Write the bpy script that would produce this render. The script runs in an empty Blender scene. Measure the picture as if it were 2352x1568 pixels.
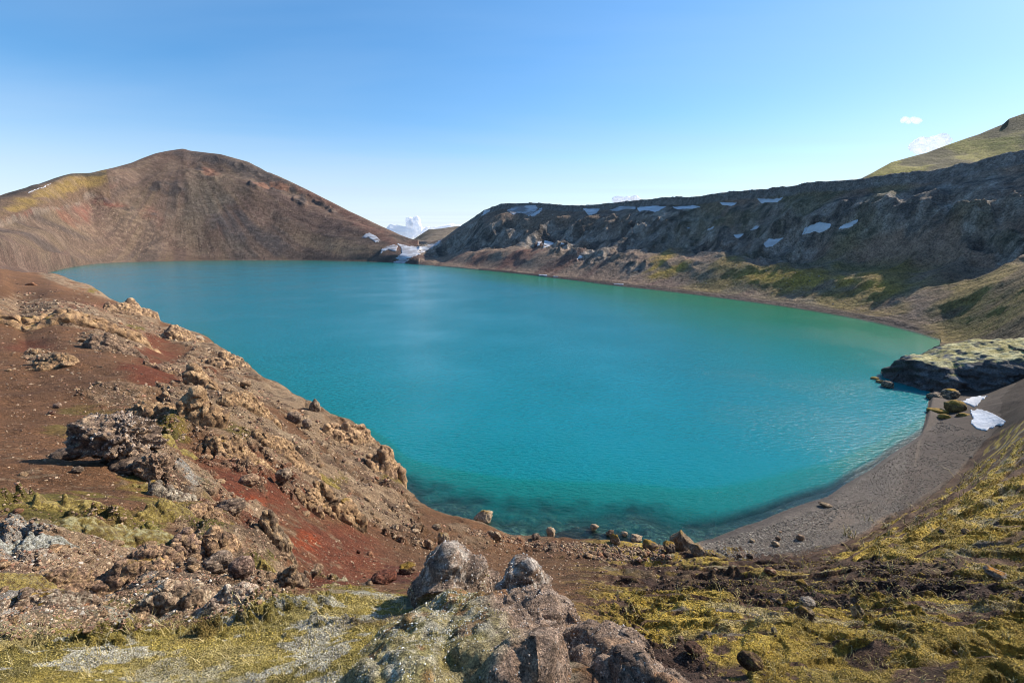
import bpy, math, random
import numpy as np
from math import radians, sin, cos, tan, pi

sc = bpy.context.scene
COL = sc.collection
rng = np.random.default_rng(7)
random.seed(7)

# ------------------------------------------------------------------ camera
PITCH = radians(12.1); HC = 30.0; F = 1045.0          # HC: metres above the lake
cam = bpy.data.cameras.new("camera"); cam.lens = 16.0; cam.sensor_width = 36.0
cam.clip_start = 0.05; cam.clip_end = 60000
camo = bpy.data.objects.new("camera", cam); COL.objects.link(camo)
camo.location = (0, 0, HC); camo.rotation_euler = (pi/2 - PITCH, 0, 0)
sc.camera = camo

# ------------------------------------------------------------------ world + sun
SUN_AZ = radians(61); SUN_EL = radians(34)
w = bpy.data.worlds.new("World"); sc.world = w; w.use_nodes = True
nt = w.node_tree; N = nt.nodes; Lk = nt.links
sky = N.new('ShaderNodeTexSky'); sky.sky_type = 'NISHITA'; sky.sun_disc = False
sky.sun_elevation = SUN_EL; sky.sun_rotation = SUN_AZ
sky.altitude = 400; sky.air_density = 1.0; sky.dust_density = 0.3; sky.ozone_density = 2.0
bg = N['Background']; bg.inputs[1].default_value = 0.118
# thin high cirrus veil over the blue
tc = N.new('ShaderNodeTexCoord'); sep = N.new('ShaderNodeSeparateXYZ'); Lk.new(tc.outputs['Generated'], sep.inputs[0])
zc = N.new('ShaderNodeMath'); zc.operation = 'MAXIMUM'; zc.inputs[1].default_value = 0.02; Lk.new(sep.outputs[2], zc.inputs[0])
dx = N.new('ShaderNodeMath'); dx.operation = 'DIVIDE'; Lk.new(sep.outputs[0], dx.inputs[0]); Lk.new(zc.outputs[0], dx.inputs[1])
dy = N.new('ShaderNodeMath'); dy.operation = 'DIVIDE'; Lk.new(sep.outputs[1], dy.inputs[0]); Lk.new(zc.outputs[0], dy.inputs[1])
cx = N.new('ShaderNodeCombineXYZ'); Lk.new(dx.outputs[0], cx.inputs[0]); Lk.new(dy.outputs[0], cx.inputs[1])
mp = N.new('ShaderNodeMapping'); mp.inputs['Rotation'].default_value = (0, 0, radians(25)); mp.inputs['Scale'].default_value = (0.16, 0.42, 1)
mp.inputs['Location'].default_value = (0.35, 0.1, 0)
Lk.new(cx.outputs[0], mp.inputs[0])
cn = N.new('ShaderNodeTexNoise'); cn.inputs['Scale'].default_value = 1.0; cn.inputs['Detail'].default_value = 5; cn.inputs['Roughness'].default_value = .5
cn.inputs['Distortion'].default_value = .5
Lk.new(mp.outputs[0], cn.inputs[0])
cr = N.new('ShaderNodeMapRange'); cr.inputs[1].default_value = .38; cr.inputs[2].default_value = .85; cr.inputs[3].default_value = 0.12; cr.inputs[4].default_value = .60
Lk.new(cn.outputs[0], cr.inputs[0])
cm = N.new('ShaderNodeMix'); cm.data_type = 'RGBA'; Lk.new(cr.outputs[0], cm.inputs['Factor'])
hs = N.new('ShaderNodeHueSaturation'); hs.inputs['Saturation'].default_value = 1.4; hs.inputs['Hue'].default_value = .499; hs.inputs['Value'].default_value = 1.08; Lk.new(sky.outputs[0], hs.inputs['Color']); Lk.new(hs.outputs[0], cm.inputs[6]); cm.inputs[7].default_value = (2.7, 3.9, 5.6, 1)
# bright aureole where the thin cirrus scatters the sun
vd = N.new('ShaderNodeVectorMath'); vd.operation = 'DOT_PRODUCT'; Lk.new(tc.outputs['Generated'], vd.inputs[0]); vd.inputs[1].default_value = (sin(SUN_AZ)*cos(SUN_EL), cos(SUN_AZ)*cos(SUN_EL), sin(SUN_EL))
vp = N.new('ShaderNodeMath'); vp.operation = 'POWER'; vc_ = N.new('ShaderNodeMath'); vc_.operation = 'MAXIMUM'; vc_.inputs[1].default_value = 0; Lk.new(vd.outputs['Value'], vc_.inputs[0]); Lk.new(vc_.outputs[0], vp.inputs[0]); vp.inputs[1].default_value = 5
vm = N.new('ShaderNodeMath'); vm.operation = 'MULTIPLY'; vm.inputs[1].default_value = .22; Lk.new(vp.outputs[0], vm.inputs[0])
am = N.new('ShaderNodeMix'); am.data_type = 'RGBA'; Lk.new(vm.outputs[0], am.inputs['Factor']); Lk.new(cm.outputs[2], am.inputs[6]); am.inputs[7].default_value = (3.3, 4.3, 6.0, 1)
vp2 = N.new('ShaderNodeMath'); vp2.operation = 'POWER'; Lk.new(vc_.outputs[0], vp2.inputs[0]); vp2.inputs[1].default_value = 80
gl2 = N.new('ShaderNodeVectorMath'); gl2.operation = 'SCALE'; gl2.inputs[0].default_value = (34, 35, 37); Lk.new(vp2.outputs[0], gl2.inputs['Scale'])
am2 = N.new('ShaderNodeVectorMath'); am2.operation = 'ADD'; Lk.new(am.outputs[2], am2.inputs[0]); Lk.new(gl2.outputs[0], am2.inputs[1])
# pale moist air low down
hz = N.new('ShaderNodeMapRange'); hz.interpolation_type = 'SMOOTHERSTEP'; hz.inputs[1].default_value = -.02; hz.inputs[2].default_value = .30; hz.inputs[3].default_value = .72; hz.inputs[4].default_value = 0
Lk.new(sep.outputs[2], hz.inputs[0])
hm_ = N.new('ShaderNodeMix'); hm_.data_type = 'RGBA'; Lk.new(hz.outputs[0], hm_.inputs['Factor']); Lk.new(am2.outputs[0], hm_.inputs[6]); hm_.inputs[7].default_value = (4.5, 4.95, 5.6, 1)
Lk.new(hm_.outputs[2], bg.inputs[0])

sl = bpy.data.lights.new("sun", 'SUN'); sl.energy = 4.9; sl.angle = radians(.53); sl.color = (1.0, .90, .76)
slo = bpy.data.objects.new("sun", sl); COL.objects.link(slo)
slo.rotation_euler = (pi/2 - SUN_EL, 0, pi - SUN_AZ)
sc.view_settings.view_transform = 'Standard'; sc.view_settings.look = 'None'
sc.view_settings.exposure = 0.58; sc.view_settings.gamma = 1
sc.cycles.filter_width = 1.0; sc.cycles.sample_clamp_direct = 3.0
sc.cycles.max_bounces = 4; sc.cycles.transparent_max_bounces = 40
sc.cycles.diffuse_bounces = 2; sc.cycles.glossy_bounces = 2

# ------------------------------------------------------------------ camera maths (used to lay the land out at real distances)
cP, sP = cos(PITCH), sin(PITCH)
def ray(px, py):
    u = (np.asarray(px, float) - 1176) / F; v = (np.asarray(py, float) - 784) / F
    fy = cP - v*sP; dz = sP + v*cP; h = np.hypot(u, fy)
    return np.arctan2(u, fy), dz/h                     # azimuth, tan(depression)
def project(x, y, z):
    z = z - HC; dep = np.maximum(y*cP - z*sP, 1e-3)
    return 1176 + F*x/dep, 784 + F*(-(z*cP + y*sP))/dep
def line(pts):
    """(px, py, 'r'|'z', value) -> sorted az, r, z"""
    out = []
    for px, py, k, v in pts:
        a, t = ray(px, py)
        r, z = (v, HC - v*t) if k == 'r' else ((HC - v)/t, v)
        out.append((float(a), float(r), float(z)))
    return np.array(sorted(out))
def ev(L, az):
    return np.interp(az, L[:, 0], L[:, 1]), np.interp(az, L[:, 0], L[:, 2])

# ------------------------------------------------------------------ noise
def _h(ix, iy, iz, s):
    n = (ix*374761393 + iy*668265263 + iz*2147483647 + s*1274126177) & 0xffffffff
    n = ((n ^ (n >> 13))*1274126177) & 0xffffffff
    n = ((n ^ (n >> 15))*2246822519) & 0xffffffff
    return ((n ^ (n >> 16)) & 0xffffff)/float(0xffffff)
def vn2(x, y, s=0):
    ix = np.floor(x).astype(np.int64); iy = np.floor(y).astype(np.int64)
    fx = x-ix; fy = y-iy; fx = fx*fx*fx*(fx*(fx*6-15)+10); fy = fy*fy*fy*(fy*(fy*6-15)+10)
    a = _h(ix, iy, 0, s); b = _h(ix+1, iy, 0, s); c = _h(ix, iy+1, 0, s); d = _h(ix+1, iy+1, 0, s)
    return (a+(b-a)*fx)*(1-fy)+(c+(d-c)*fx)*fy*1.0 - .5
def vn3(x, y, z, s=0):
    ix = np.floor(x).astype(np.int64); iy = np.floor(y).astype(np.int64); iz = np.floor(z).astype(np.int64)
    fx = x-ix; fy = y-iy; fz = z-iz
    fx, fy, fz = [f*f*(3-2*f) for f in (fx, fy, fz)]
    r = 0
    for k in (0, 1):
        a = _h(ix, iy, iz+k, s); b = _h(ix+1, iy, iz+k, s); c = _h(ix, iy+1, iz+k, s); d = _h(ix+1, iy+1, iz+k, s)
        v = (a+(b-a)*fx)*(1-fy)+(c+(d-c)*fx)*fy
        r = r + v*(fz if k else 1-fz)
    return r - .5
def rot(x, y, a):
    return x*cos(a)-y*sin(a), x*sin(a)+y*cos(a)
def fbm(x, y, lam, o=3, s=0, g=.5):
    r = 0; amp = 1
    for i in range(o):
        xx, yy = rot(x, y, .6*i+.3)
        r = r + amp*vn2(xx/lam, yy/lam, s+i); lam = lam*.5; amp *= g
    return r
def worley(x, y, s=0, z=None):
    """F1 distance of a jittered grid"""
    ix = np.floor(x).astype(np.int64); iy = np.floor(y).astype(np.int64)
    best = np.full(x.shape, 9.)
    if z is None:
        for i in (-1, 0, 1):
            for j in (-1, 0, 1):
                a = ix+i; b = iy+j
                d = (a+_h(a, b, 1, s)-x)**2+(b+_h(a, b, 2, s)-y)**2
                best = np.minimum(best, d)
    else:
        iz = np.floor(z).astype(np.int64)
        for i in (-1, 0, 1):
            for j in (-1, 0, 1):
                for k in (-1, 0, 1):
                    a = ix+i; b = iy+j; c = iz+k
                    d = (a+_h(a, b, c, s+1)-x)**2+(b+_h(a, b, c, s+2)-y)**2+(c+_h(a, b, c, s+3)-z)**2
                    best = np.minimum(best, d)
    return np.sqrt(best)
def sm(a, b, x):
    t = np.clip((x-a)/(b-a), 0, 1); return t*t*(3-2*t)

# ------------------------------------------------------------------ mesh helpers
def mesh_obj(name, V, Q, mat, smooth=True, attrs=None, parent=None):
    if mat.name in ('lava_rock', 'lichen_rock') and attrs: attrs = {'Col': attrs['Col']*np.array([1.12, .98, .80] if mat.name == 'lava_rock' else [1.10, 1.02, .93])}
    me = bpy.data.meshes.new(name)
    V = np.ascontiguousarray(V, np.float32); Q = np.ascontiguousarray(Q, np.int32)
    n, k = Q.shape
    me.vertices.add(len(V)); me.vertices.foreach_set('co', V.ravel())
    me.loops.add(n*k); me.loops.foreach_set('vertex_index', Q.ravel())
    me.polygons.add(n); me.polygons.foreach_set('loop_start', np.arange(0, n*k, k, dtype=np.int32))
    me.update(calc_edges=True)
    me.polygons.foreach_set('use_smooth', np.full(n, bool(smooth)))
    for key, val in (attrs or {}).items():
        if val.ndim == 2:
            at = me.color_attributes.new(key, 'FLOAT_COLOR', 'POINT')
            at.data.foreach_set('color', np.c_[val, np.ones(len(val))].astype(np.float32).ravel())
        else:
            at = me.attributes.new(key, 'FLOAT', 'POINT'); at.data.foreach_set('value', val.astype(np.float32))
    me.materials.append(mat)
    o = bpy.data.objects.new(name, me); COL.objects.link(o)
    if parent is not None: o.parent = parent
    return o
def tag(o, label=None, cat=None, group=None, kind=None):
    if label: o['label'] = label
    if cat: o['category'] = cat
    if group: o['group'] = group
    if kind: o['kind'] = kind
    return o
def gridq(nr, nc):
    i = np.arange(nr*nc).reshape(nr, nc)
    return np.stack([i[:-1, :-1], i[:-1, 1:], i[1:, 1:], i[1:, :-1]], -1).reshape(-1, 4)

# ------------------------------------------------------------------ materials
def ground_mat(name, scales=((.35, .5),), bumps=((1.2, .25, .5),), rough=.9, tint=None, spec=.25, sheen=0):
    """vertex albedo x procedural mottling, procedural bump in world metres; scales: (1/m, amount); bumps: (1/m, height m, strength)"""
    m = bpy.data.materials.new(name); m.use_nodes = True; t = m.node_tree; n = t.nodes; l = t.links
    b = n['Principled BSDF']; b.inputs['Roughness'].default_value = rough; b.inputs['Specular IOR Level'].default_value = spec
    if sheen:
        b.inputs['Sheen Weight'].default_value = sheen; b.inputs['Sheen Roughness'].default_value = .4
    at = n.new('ShaderNodeAttribute'); at.attribute_name = 'Col'
    g = n.new('ShaderNodeNewGeometry')
    cur = at.outputs['Color']
    for k, (s, a) in enumerate(scales):
        no = n.new('ShaderNodeTexNoise'); no.inputs['Scale'].default_value = s; no.inputs['Detail'].default_value = 6
        no.inputs['Roughness'].default_value = .72
        l.new(g.outputs['Position'], no.inputs['Vector'])
        mr = n.new('ShaderNodeMapRange'); mr.inputs[1].default_value = .37; mr.inputs[2].default_value = .63
        mr.inputs[3].default_value = 1-a; mr.inputs[4].default_value = 1+a
        l.new(no.outputs['Fac'], mr.inputs[0])
        mx = n.new('ShaderNodeVectorMath'); mx.operation = 'SCALE'
        l.new(cur, mx.inputs[0]); l.new(mr.outputs[0], mx.inputs['Scale']); cur = mx.outputs[0]
    l.new(cur, b.inputs['Base Color'])
    prev = None
    for s, h, st in bumps:
        no = n.new('ShaderNodeTexNoise'); no.inputs['Scale'].default_value = s; no.inputs['Detail'].default_value = 5
        no.inputs['Roughness'].default_value = .65
        l.new(g.outputs['Position'], no.inputs['Vector'])
        bp = n.new('ShaderNodeBump'); bp.inputs['Strength'].default_value = st; bp.inputs['Distance'].default_value = h*1.7
        l.new(no.outputs['Fac'], bp.inputs['Height'])
        if prev: l.new(prev, bp.inputs['Normal'])
        prev = bp.outputs['Normal']
    l.new(prev, b.inputs['Normal'])
    return m
M_near = ground_mat('near_ground', ((1.3, .25), (7, .45), (40, .35)), ((3.0, .35, .7), (12, .12, .8), (50, .03, .8)))
M_slope = ground_mat('moss_slope', ((.8, .25), (6, .5), (30, .5)), ((2.2, .35, .7), (9, .15, .8), (45, .04, 1.0)))
M_beach = ground_mat('beach_gravel', ((.5, .15), (2.5, .3), (9, .45)), ((6, .035, .6),))
M_far = ground_mat('far_scree', ((.02, .12), (.12, .25), (.6, .45)), ((.12, 3.0, .5), (.6, 1.0, .8)))
M_cliff = ground_mat('cliff_rock', ((.02, .12), (.25, .35), (1.2, .5)), ((.10, 6.0, .6), (.4, 2.0, .8), (1.5, .5, .8)))
M_rock = ground_mat('lava_rock', ((2.2, .25), (9, .45), (36, .5)), ((5, .16, .8), (18, .06, .9), (60, .02, .9)))
M_farrock = ground_mat('far_rock', ((.3, .2), (1.5, .3)), ((.5, 1.0, .7), (2.2, .3, .6)))
M_moss = ground_mat('moss', ((2.0, .2), (45, .5)), ((9, .10, .5), (60, .03, 1.0)), rough=1, spec=.1, sheen=.15)
M_snow = ground_mat('old_snow', ((.25, .10), (3, .08)), ((.5, .5, .5), (3, .12, .4)), rough=.6, spec=.3)
M_stone = ground_mat('loose_stones', ((3, .3),), ((12, .05, .5),))

# ------------------------------------------------------------------ layout lines of the land
r_, z_ = 'r', 'z'
A = line([(-250,1450,r_,4.6),(0,1450,r_,4.5),(300,1450,r_,4.4),(600,1450,r_,3.6),(900,1450,r_,2.9),(1176,1450,r_,2.8),(1500,1490,r_,3.3),(1900,1500,r_,4),(2200,1500,r_,4.5),(2352,1500,r_,4.8),(2600,1500,r_,5)])
B = line([(-250,1330,r_,6.7),(0,1330,r_,6.5),(300,1330,r_,6.5),(600,1370,r_,5.6),(700,1352,r_,5.2),(800,1358,r_,4.9),(900,1358,r_,4.8),(1030,1365,r_,4.6),(1176,1370,r_,4.6),(1330,1385,r_,5.2),(1500,1400,r_,6.8),(1900,1400,r_,8),(2200,1400,r_,9),(2352,1400,r_,9.5),(2600,1380,r_,10)])
C = line([(-250,1250,r_,9.4),(0,1250,r_,9),(300,1250,r_,9),(600,1280,r_,9),(700,1338,r_,12),(900,1345,r_,13),(1176,1355,r_,14),(1500,1340,r_,16),(1900,1335,r_,15),(2200,1300,r_,17),(2352,1300,r_,17),(2600,1270,r_,18)])
D = line([(-250,1100,r_,16),(0,1100,r_,16),(300,1100,r_,16),(600,1180,r_,15),(900,1270,r_,22),(1176,1310,r_,25),(1500,1300,r_,26),(1900,1300,r_,28),(2200,1200,r_,31),(2352,1200,r_,28),(2600,1150,r_,30)])
E_ = line([(-250,1000,r_,25),(0,1000,r_,25),(300,1000,r_,25),(600,1080,r_,23),(900,1200,r_,30),(1176,1270,r_,33),(1500,1275,r_,34),(1900,1283,r_,38),(2200,1150,r_,48),(2352,1080,r_,50),(2600,1000,r_,55)])
Fl = line([(-250,895,r_,42),(0,900,r_,42),(300,900,r_,40),(600,980,r_,38),(900,1140,r_,40),(1176,1245,r_,38.5),(1500,1262,r_,39.5),(1620,1280,z_,1.5),(1750,1285,z_,1.7),(1850,1272,z_,1.8),(1950,1238,z_,1.8),(2050,1185,z_,1.8),(2150,1130,z_,1.9),(2230,1060,z_,2),(2262,1003,z_,2.2),(2300,972,z_,3),(2352,960,r_,84),(2600,890,r_,95)])
EDGE = line([(-250,600,r_,320),(0,617,r_,340),(60,625,r_,440),(110,632,z_,3),(160,652,z_,1.5),(215,667,z_,.7),(240,690,z_,2),(330,728,z_,3),(370,752,z_,3),(430,765,z_,2.5),(475,777,z_,.5),(500,800,z_,2.5),(545,836,z_,1.2),(566,846,z_,.5),(600,885,z_,3),(650,915,z_,3),(720,943,z_,4),(790,975,z_,4),(850,1010,z_,4),(890,1042,z_,4.2),(915,1080,z_,3.6),(930,1112,z_,3),(960,1150,z_,1.5),(1000,1178,z_,.8),(1060,1200,z_,.8),(1176,1236,z_,.7),(1300,1242,z_,.7),(1450,1244,z_,.7),(1560,1258,z_,.6),(1640,1245,z_,.12),(1750,1203,z_,.1),(1900,1147,z_,.1),(2000,1083,z_,.1),(2100,1013,z_,.1),(2148,972,z_,.12),(2175,955,z_,.4),(2210,945,z_,1.2),(2260,932,z_,2.5),(2352,915,z_,6),(2600,900,z_,11)])
FS = line([(-250,600,r_,430),(0,612,r_,450),(60,618,r_,560),(102,627,z_,0),(165,612,z_,0),(193,605,z_,0),(420,599,z_,0),(700,598,z_,0),(905,603,z_,0),(960,608,z_,0),(1100,620,z_,0),(1250,636,z_,0),(1400,655,z_,0),(1500,665,z_,0),(1640,682,z_,0),(1800,703,z_,0),(1950,727,z_,0),(2080,755,z_,0),(2160,778,z_,0),(2210,785,z_,1.5),(2280,785,z_,4),(2352,775,z_,8),(2600,770,z_,14)])
CR = line([(-250,520,r_,1000),(0,457,r_,1100),(66,434,r_,1140),(120,412,r_,1180),(164,399,r_,1220),(211,398,r_,1250),(262,386,r_,1310),(303,375,r_,1370),(328,364,r_,1400),(357,353,r_,1425),(386,347,r_,1435),(421,342,r_,1438),(437,347,r_,1430),(507,355,r_,1400),(529,361,r_,1390),(572,373,r_,1360),(612,395,r_,1330),(638,404,r_,1310),(693,430,r_,1260),(747,457,r_,1190),(802,485,r_,1115),(857,511,r_,1045),(874,519,r_,1020),(920,540,r_,960),(945,549,r_,930),(972,553,r_,890),(1000,553,r_,850),(1019,548,r_,835),(1050,524,r_,825),(1084,502,r_,800),(1111,483,r_,780),(1151,468,r_,760),(1209,466,r_,720),(1239,466,r_,705),(1294,471,r_,670),(1338,472,r_,640),(1388,468,r_,610),(1439,462,r_,580),(1507,456,r_,540),(1531,453,r_,525),(1592,452,r_,490),(1626,448,r_,475),(1654,442,r_,455),(1756,435,r_,430),(1812,428,r_,415),(1833,424,r_,410),(1882,417,r_,398),(1977,410,r_,380),(2128,393,r_,365),(2234,372,r_,355),(2352,345,r_,345),(2600,290,r_,340)])
SPUR = line([(-250,520,r_,470),(0,543,r_,500),(60,565,r_,590),(110,583,r_,700),(165,599,r_,900)])
LEDGE = line([(-250,560,r_,700),(0,520,r_,790),(60,506,r_,880),(100,490,r_,950),(150,472,r_,1060),(205,455,r_,1170)])

# ------------------------------------------------------------------ polar height grid centred under the viewpoint (dense where the photo looks)
QUAL = 1.0
az_in = np.arange(-57, 57.001, .088/QUAL)
az_all = np.radians(np.concatenate([np.arange(-180, -57, 2.0), az_in, np.arange(57.5, 110, .6), np.arange(110, 181, 2.5)]))
rr = [0.55]
while rr[-1] < 2700:
    r0 = rr[-1]
    k = .0042 if r0 < 60 else (.0036 if r0 < 900 else .0042)
    if r0 > 1500: k = .03
    rr.append(r0*(1+k/QUAL))
R = np.array(rr); NR, NA = len(R), len(az_all)

def pchip(x, y, xq):
    h = np.diff(x); d = np.diff(y)/h
    m = np.zeros_like(y); m[0] = d[0]; m[-1] = d[-1]
    w1 = 2*h[1:]+h[:-1]; w2 = h[1:]+2*h[:-1]
    ok = d[:-1]*d[1:] > 0
    with np.errstate(divide='ignore', invalid='ignore'):
        hm = (w1+w2)/(w1/d[:-1]+w2/d[1:])
    m[1:-1] = np.where(ok, hm, 0)
    i = np.clip(np.searchsorted(x, xq)-1, 0, len(x)-2)
    t = (xq-x[i])/h[i]
    return ((1+2*t)*(1-t)**2*y[i]+t*(1-t)**2*h[i]*m[i]+t*t*(3-2*t)*y[i+1]+t*t*(t-1)*h[i]*m[i+1])

azq = np.clip(az_all, radians(-57), radians(62))
def evs(L, s=0):
    r, z = ev(L, azq)
    return r, z
def gs(v, sig):
    aa = np.linspace(azq.min()-.1, azq.max()+.1, 2600); vv = np.interp(aa, azq, v); k = np.arange(-400, 401)*(aa[1]-aa[0])
    g_ = np.exp(-.5*(k/radians(sig))**2); g_ /= g_.sum()
    return np.interp(azq, aa, np.convolve(np.pad(vv, 400, 'edge'), g_, 'valid'))
vA, vB, vC, vD, vE, vF, vG, vFS, vC2 = [evs(x) for x in (A, B, C, D, E_, Fl, EDGE, FS, CR)]
vA, vB, vC, vD, vE = [(gs(v[0], 1.5), gs(v[1], 1.5)) for v in (vA, vB, vC, vD, vE)]
vF = (gs(vF[0], .7), gs(vF[1], .7)); vG = (gs(vG[0], .25), gs(vG[1], .25))
vFS = (np.exp(gs(np.log(vFS[0]), 1.6)), vFS[1])
tcr = (vC2[1]-HC)/vC2[0]; _r = np.exp(gs(np.log(vC2[0]), 2.0)); vC2 = (_r, HC+gs(tcr, .12)*_r)
az_sp = SPUR[-1, 0]; az_le = LEDGE[-1, 0]
az_sad = ray(960, 550)[0]
Z = np.zeros((NR, NA)); zone = np.zeros((NR, NA), np.int8)
ushore = np.zeros(NA)
for j in range(NA):
    a = azq[j]
    ks = [(.5, HC-1.72), (vA[0][j]*.55, HC - (HC-vA[1][j])*.55 - .45)]
    for v in (vA, vB, vC, vD, vE, vF): ks.append((v[0][j], v[1][j]))
    rF, zF = ks[-1]; rg, zg = vG[0][j], vG[1][j]
    if rg < rF+.8:
        rg = rF+.8
    a0_, a1_, a2_ = ray(0,700)[0], ray(300,770)[0], ray(520,820)[0]
    zl_ = zF+(zg-zF)*.38; zm = max(np.interp(a, [a0_, a1_, a2_], [16.5, 12.5, 9]), zg)
    kk = float(sm(a1_, a2_+.1, a)); ks.append((rF + (rg-rF)*.38, zm*(1-kk)+zl_*kk))
    ks.append((rg, zg))
    rn = rg + max(.6*zg, 1.0)
    rf, zf = vFS[0][j], vFS[1][j]
    if rf < rn+6: rf = rn+6
    lake = max(0., min(1, (rf-rn-10)/60.)) if zf < .01 and zg < 4.5 else 0
    if a < FS[3, 0] + .004 or a > ray(2150, 972)[0]: lake = 0
    if lake > 0:
        bk = float(sm(ray(1500, 1245)[0], ray(1720, 1210)[0], a)); lk = min(1, lake*2)
        ks += [(rn, -.02), (rn+2.4, -.45*lk-.05), (rn+7-2*bk, -(1.15+.6*bk)*lk-.1), (rn+10-2*bk, (-2.6-1.2*bk)*lk-.15), (rn+13, -9*lake-.2), (rn+.12*(rf-rn)+20, -2-9*lake), ((rn+rf)/2, -2-10.5*lake), (rf-.2*(rf-rn), -1-7.5*lake), (rf-5*lake-2, -2.5*lake), (rf, 0.0), (rf+1.5, .35)]
        if a > az_sad+.05: ks += [(rf+5, 1.2), (rf+9, 1.6)]
    else:
        zz = max(.8, min(zg, zf)-1.0) if a > 0 else min(zg, zf)-2
        ks += [(rn, max(.3, zg*.85)), ((rn+rf)/2, max(.6, zz)), (rf, max(zf, .35))]
    rc, zcr = vC2[0][j], vC2[1][j]
    Dn = rc-rf
    if a < az_sp:
        rs, zs = ev(SPUR, a); kk = float(sm(az_sp-.05, az_sp, a))
        rs = max(rs, rf+15); ks += [(rs, zs), (rs+45-30*kk, zs-5*min(1, zs/20)+kk*3)]
    else:
        kk = float(sm(az_sp, az_sp+.04, a)); ks += [(rf+15, 6.6), (rf+30, 8.3*(1-kk)+13*kk)] if a < az_sad else []
    if a < az_sad:
        rl, zl = ev(LEDGE, min(a, az_le)); k = float(sm(az_le, az_le+.09, a)); sk = float(sm(-.02, .0, az_le-a+.02)) if a < az_le else 1-k
        rl = rl*(1-k)+(rf+.72*Dn)*k; zl = zl*(1-k)+zcr*.76*k
        r1, z1 = ks[-1]
        rl = max(rl, r1+20)
        ks += [(r1+.5*(rl-r1), z1+(zl-z1)*.48), (rl, zl), (rl+4, zl+1+6*(1-k))]
    if a >= az_sad:
        k = np.clip((a-az_sad)/.08, 0, 1)
        hb = 6.0*np.clip((a-ray(1019, 548)[0])/.12, 0, 1)    # basalt band under the rim
        q_ = float(sm(ray(1500, 500)[0], ray(2000, 500)[0], a)); ks += [(rf+.30*Dn, zf+(zcr-zf)*(.245-.05*q_)), (rf+.52*Dn, zf+(zcr-zf)*(.39-.08*q_))]
        ks += [(rf+.80*Dn, zf+(zcr-zf)*(.755-.01*q_)), (rc-3.5, zcr-hb)]
    ks.append((rc, zcr))
    if a < az_sad:
        ks += [(rc+40, zcr-12), (rc+400, max(zcr*.4, 12)), (3000, 10)]
    else:
        ks += [(rc+30, zcr+.6), (rc+300, zcr*.9), (3000, 20)]
    ks = np.array(ks)
    # keep r strictly increasing
    for i in range(1, len(ks)):
        if ks[i, 0] <= ks[i-1, 0]+.15: ks[i, 0] = ks[i-1, 0]+.15
    Z[:, j] = pchip(ks[:, 0], ks[:, 1], R)
    if lake > 0:
        rF2 = rn
        zone[:, j] = np.where(R < rn, 0, np.where(R < rf, 1, 2))
    else:
        zone[:, j] = np.where(R < (rn+rf)/2, 0, 2)
    ushore[j] = rf
# heal the columns where one kind of profile hands over to the next
_rf = vFS[0]; _rc = vC2[0]; _zc = vC2[1]
base_ = np.maximum(vFS[1], 0)+(_zc-np.maximum(vFS[1], 0))*np.clip((R[:, None]-_rf)/np.maximum(_rc-_rf, 1), 0, 1)
fr_ax = (R[:, None]-_rf)/(_rc-_rf)
for a_s, hw_ in ((az_sp, .03), (az_sad, .045)):
    j0 = np.searchsorted(az_all, a_s-hw_); j1 = np.searchsorted(az_all, a_s+hw_)
    ex = Z-base_; q = np.linspace(0, 1.3, 300)
    e0 = np.interp(q, fr_ax[:, j0], ex[:, j0]); e1 = np.interp(q, fr_ax[:, j1], ex[:, j1])
    for j in range(j0, j1+1):
        k = (az_all[j]-az_all[j0])/(az_all[j1]-az_all[j0]); k = k*k*(3-2*k)
        m_ = (fr_ax[:, j] > 0) & (fr_ax[:, j] < 1.3)
        Z[m_, j] = base_[m_, j]+np.interp(fr_ax[m_, j], q, e0*(1-k)+e1*k)
# soften across columns a little
def blurc(Z, n):
    for _ in range(n):
        Z[:, 1:-1] = .25*Z[:, :-2]+.5*Z[:, 1:-1]+.25*Z[:, 2:]
    return Z
Zs = blurc(Z.copy(), 3)
Z = np.where((zone == 0) & (R[:, None] > 30), Zs, Z); Zn = blurc(Z.copy(), 14); Z = np.where(R[:, None] < 30, Zn, Z)
AZ, RR = np.meshgrid(az_all, R)
X = RR*np.sin(AZ); Y = RR*np.cos(AZ)
AQ = np.broadcast_to(azq, Z.shape)
PX, PY = project(X, Y, Z)
cell = RR*.0042

RE = np.broadcast_to(vG[0], Z.shape); RFS = np.broadcast_to(np.maximum(vFS[0], 1), Z.shape); RC = np.broadcast_to(vC2[0], Z.shape); RB = np.broadcast_to(vF[0], Z.shape)
ZC = np.broadcast_to(vC2[1], Z.shape)
near = (zone == 0)
lakez = (zone == 1)
far = (zone == 2)
hillm = far & (AQ < az_sad)
wallm = far & (AQ >= az_sad)

def fade(lam): return np.clip((lam/cell-2.0)/3.0, 0, 1)
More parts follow.
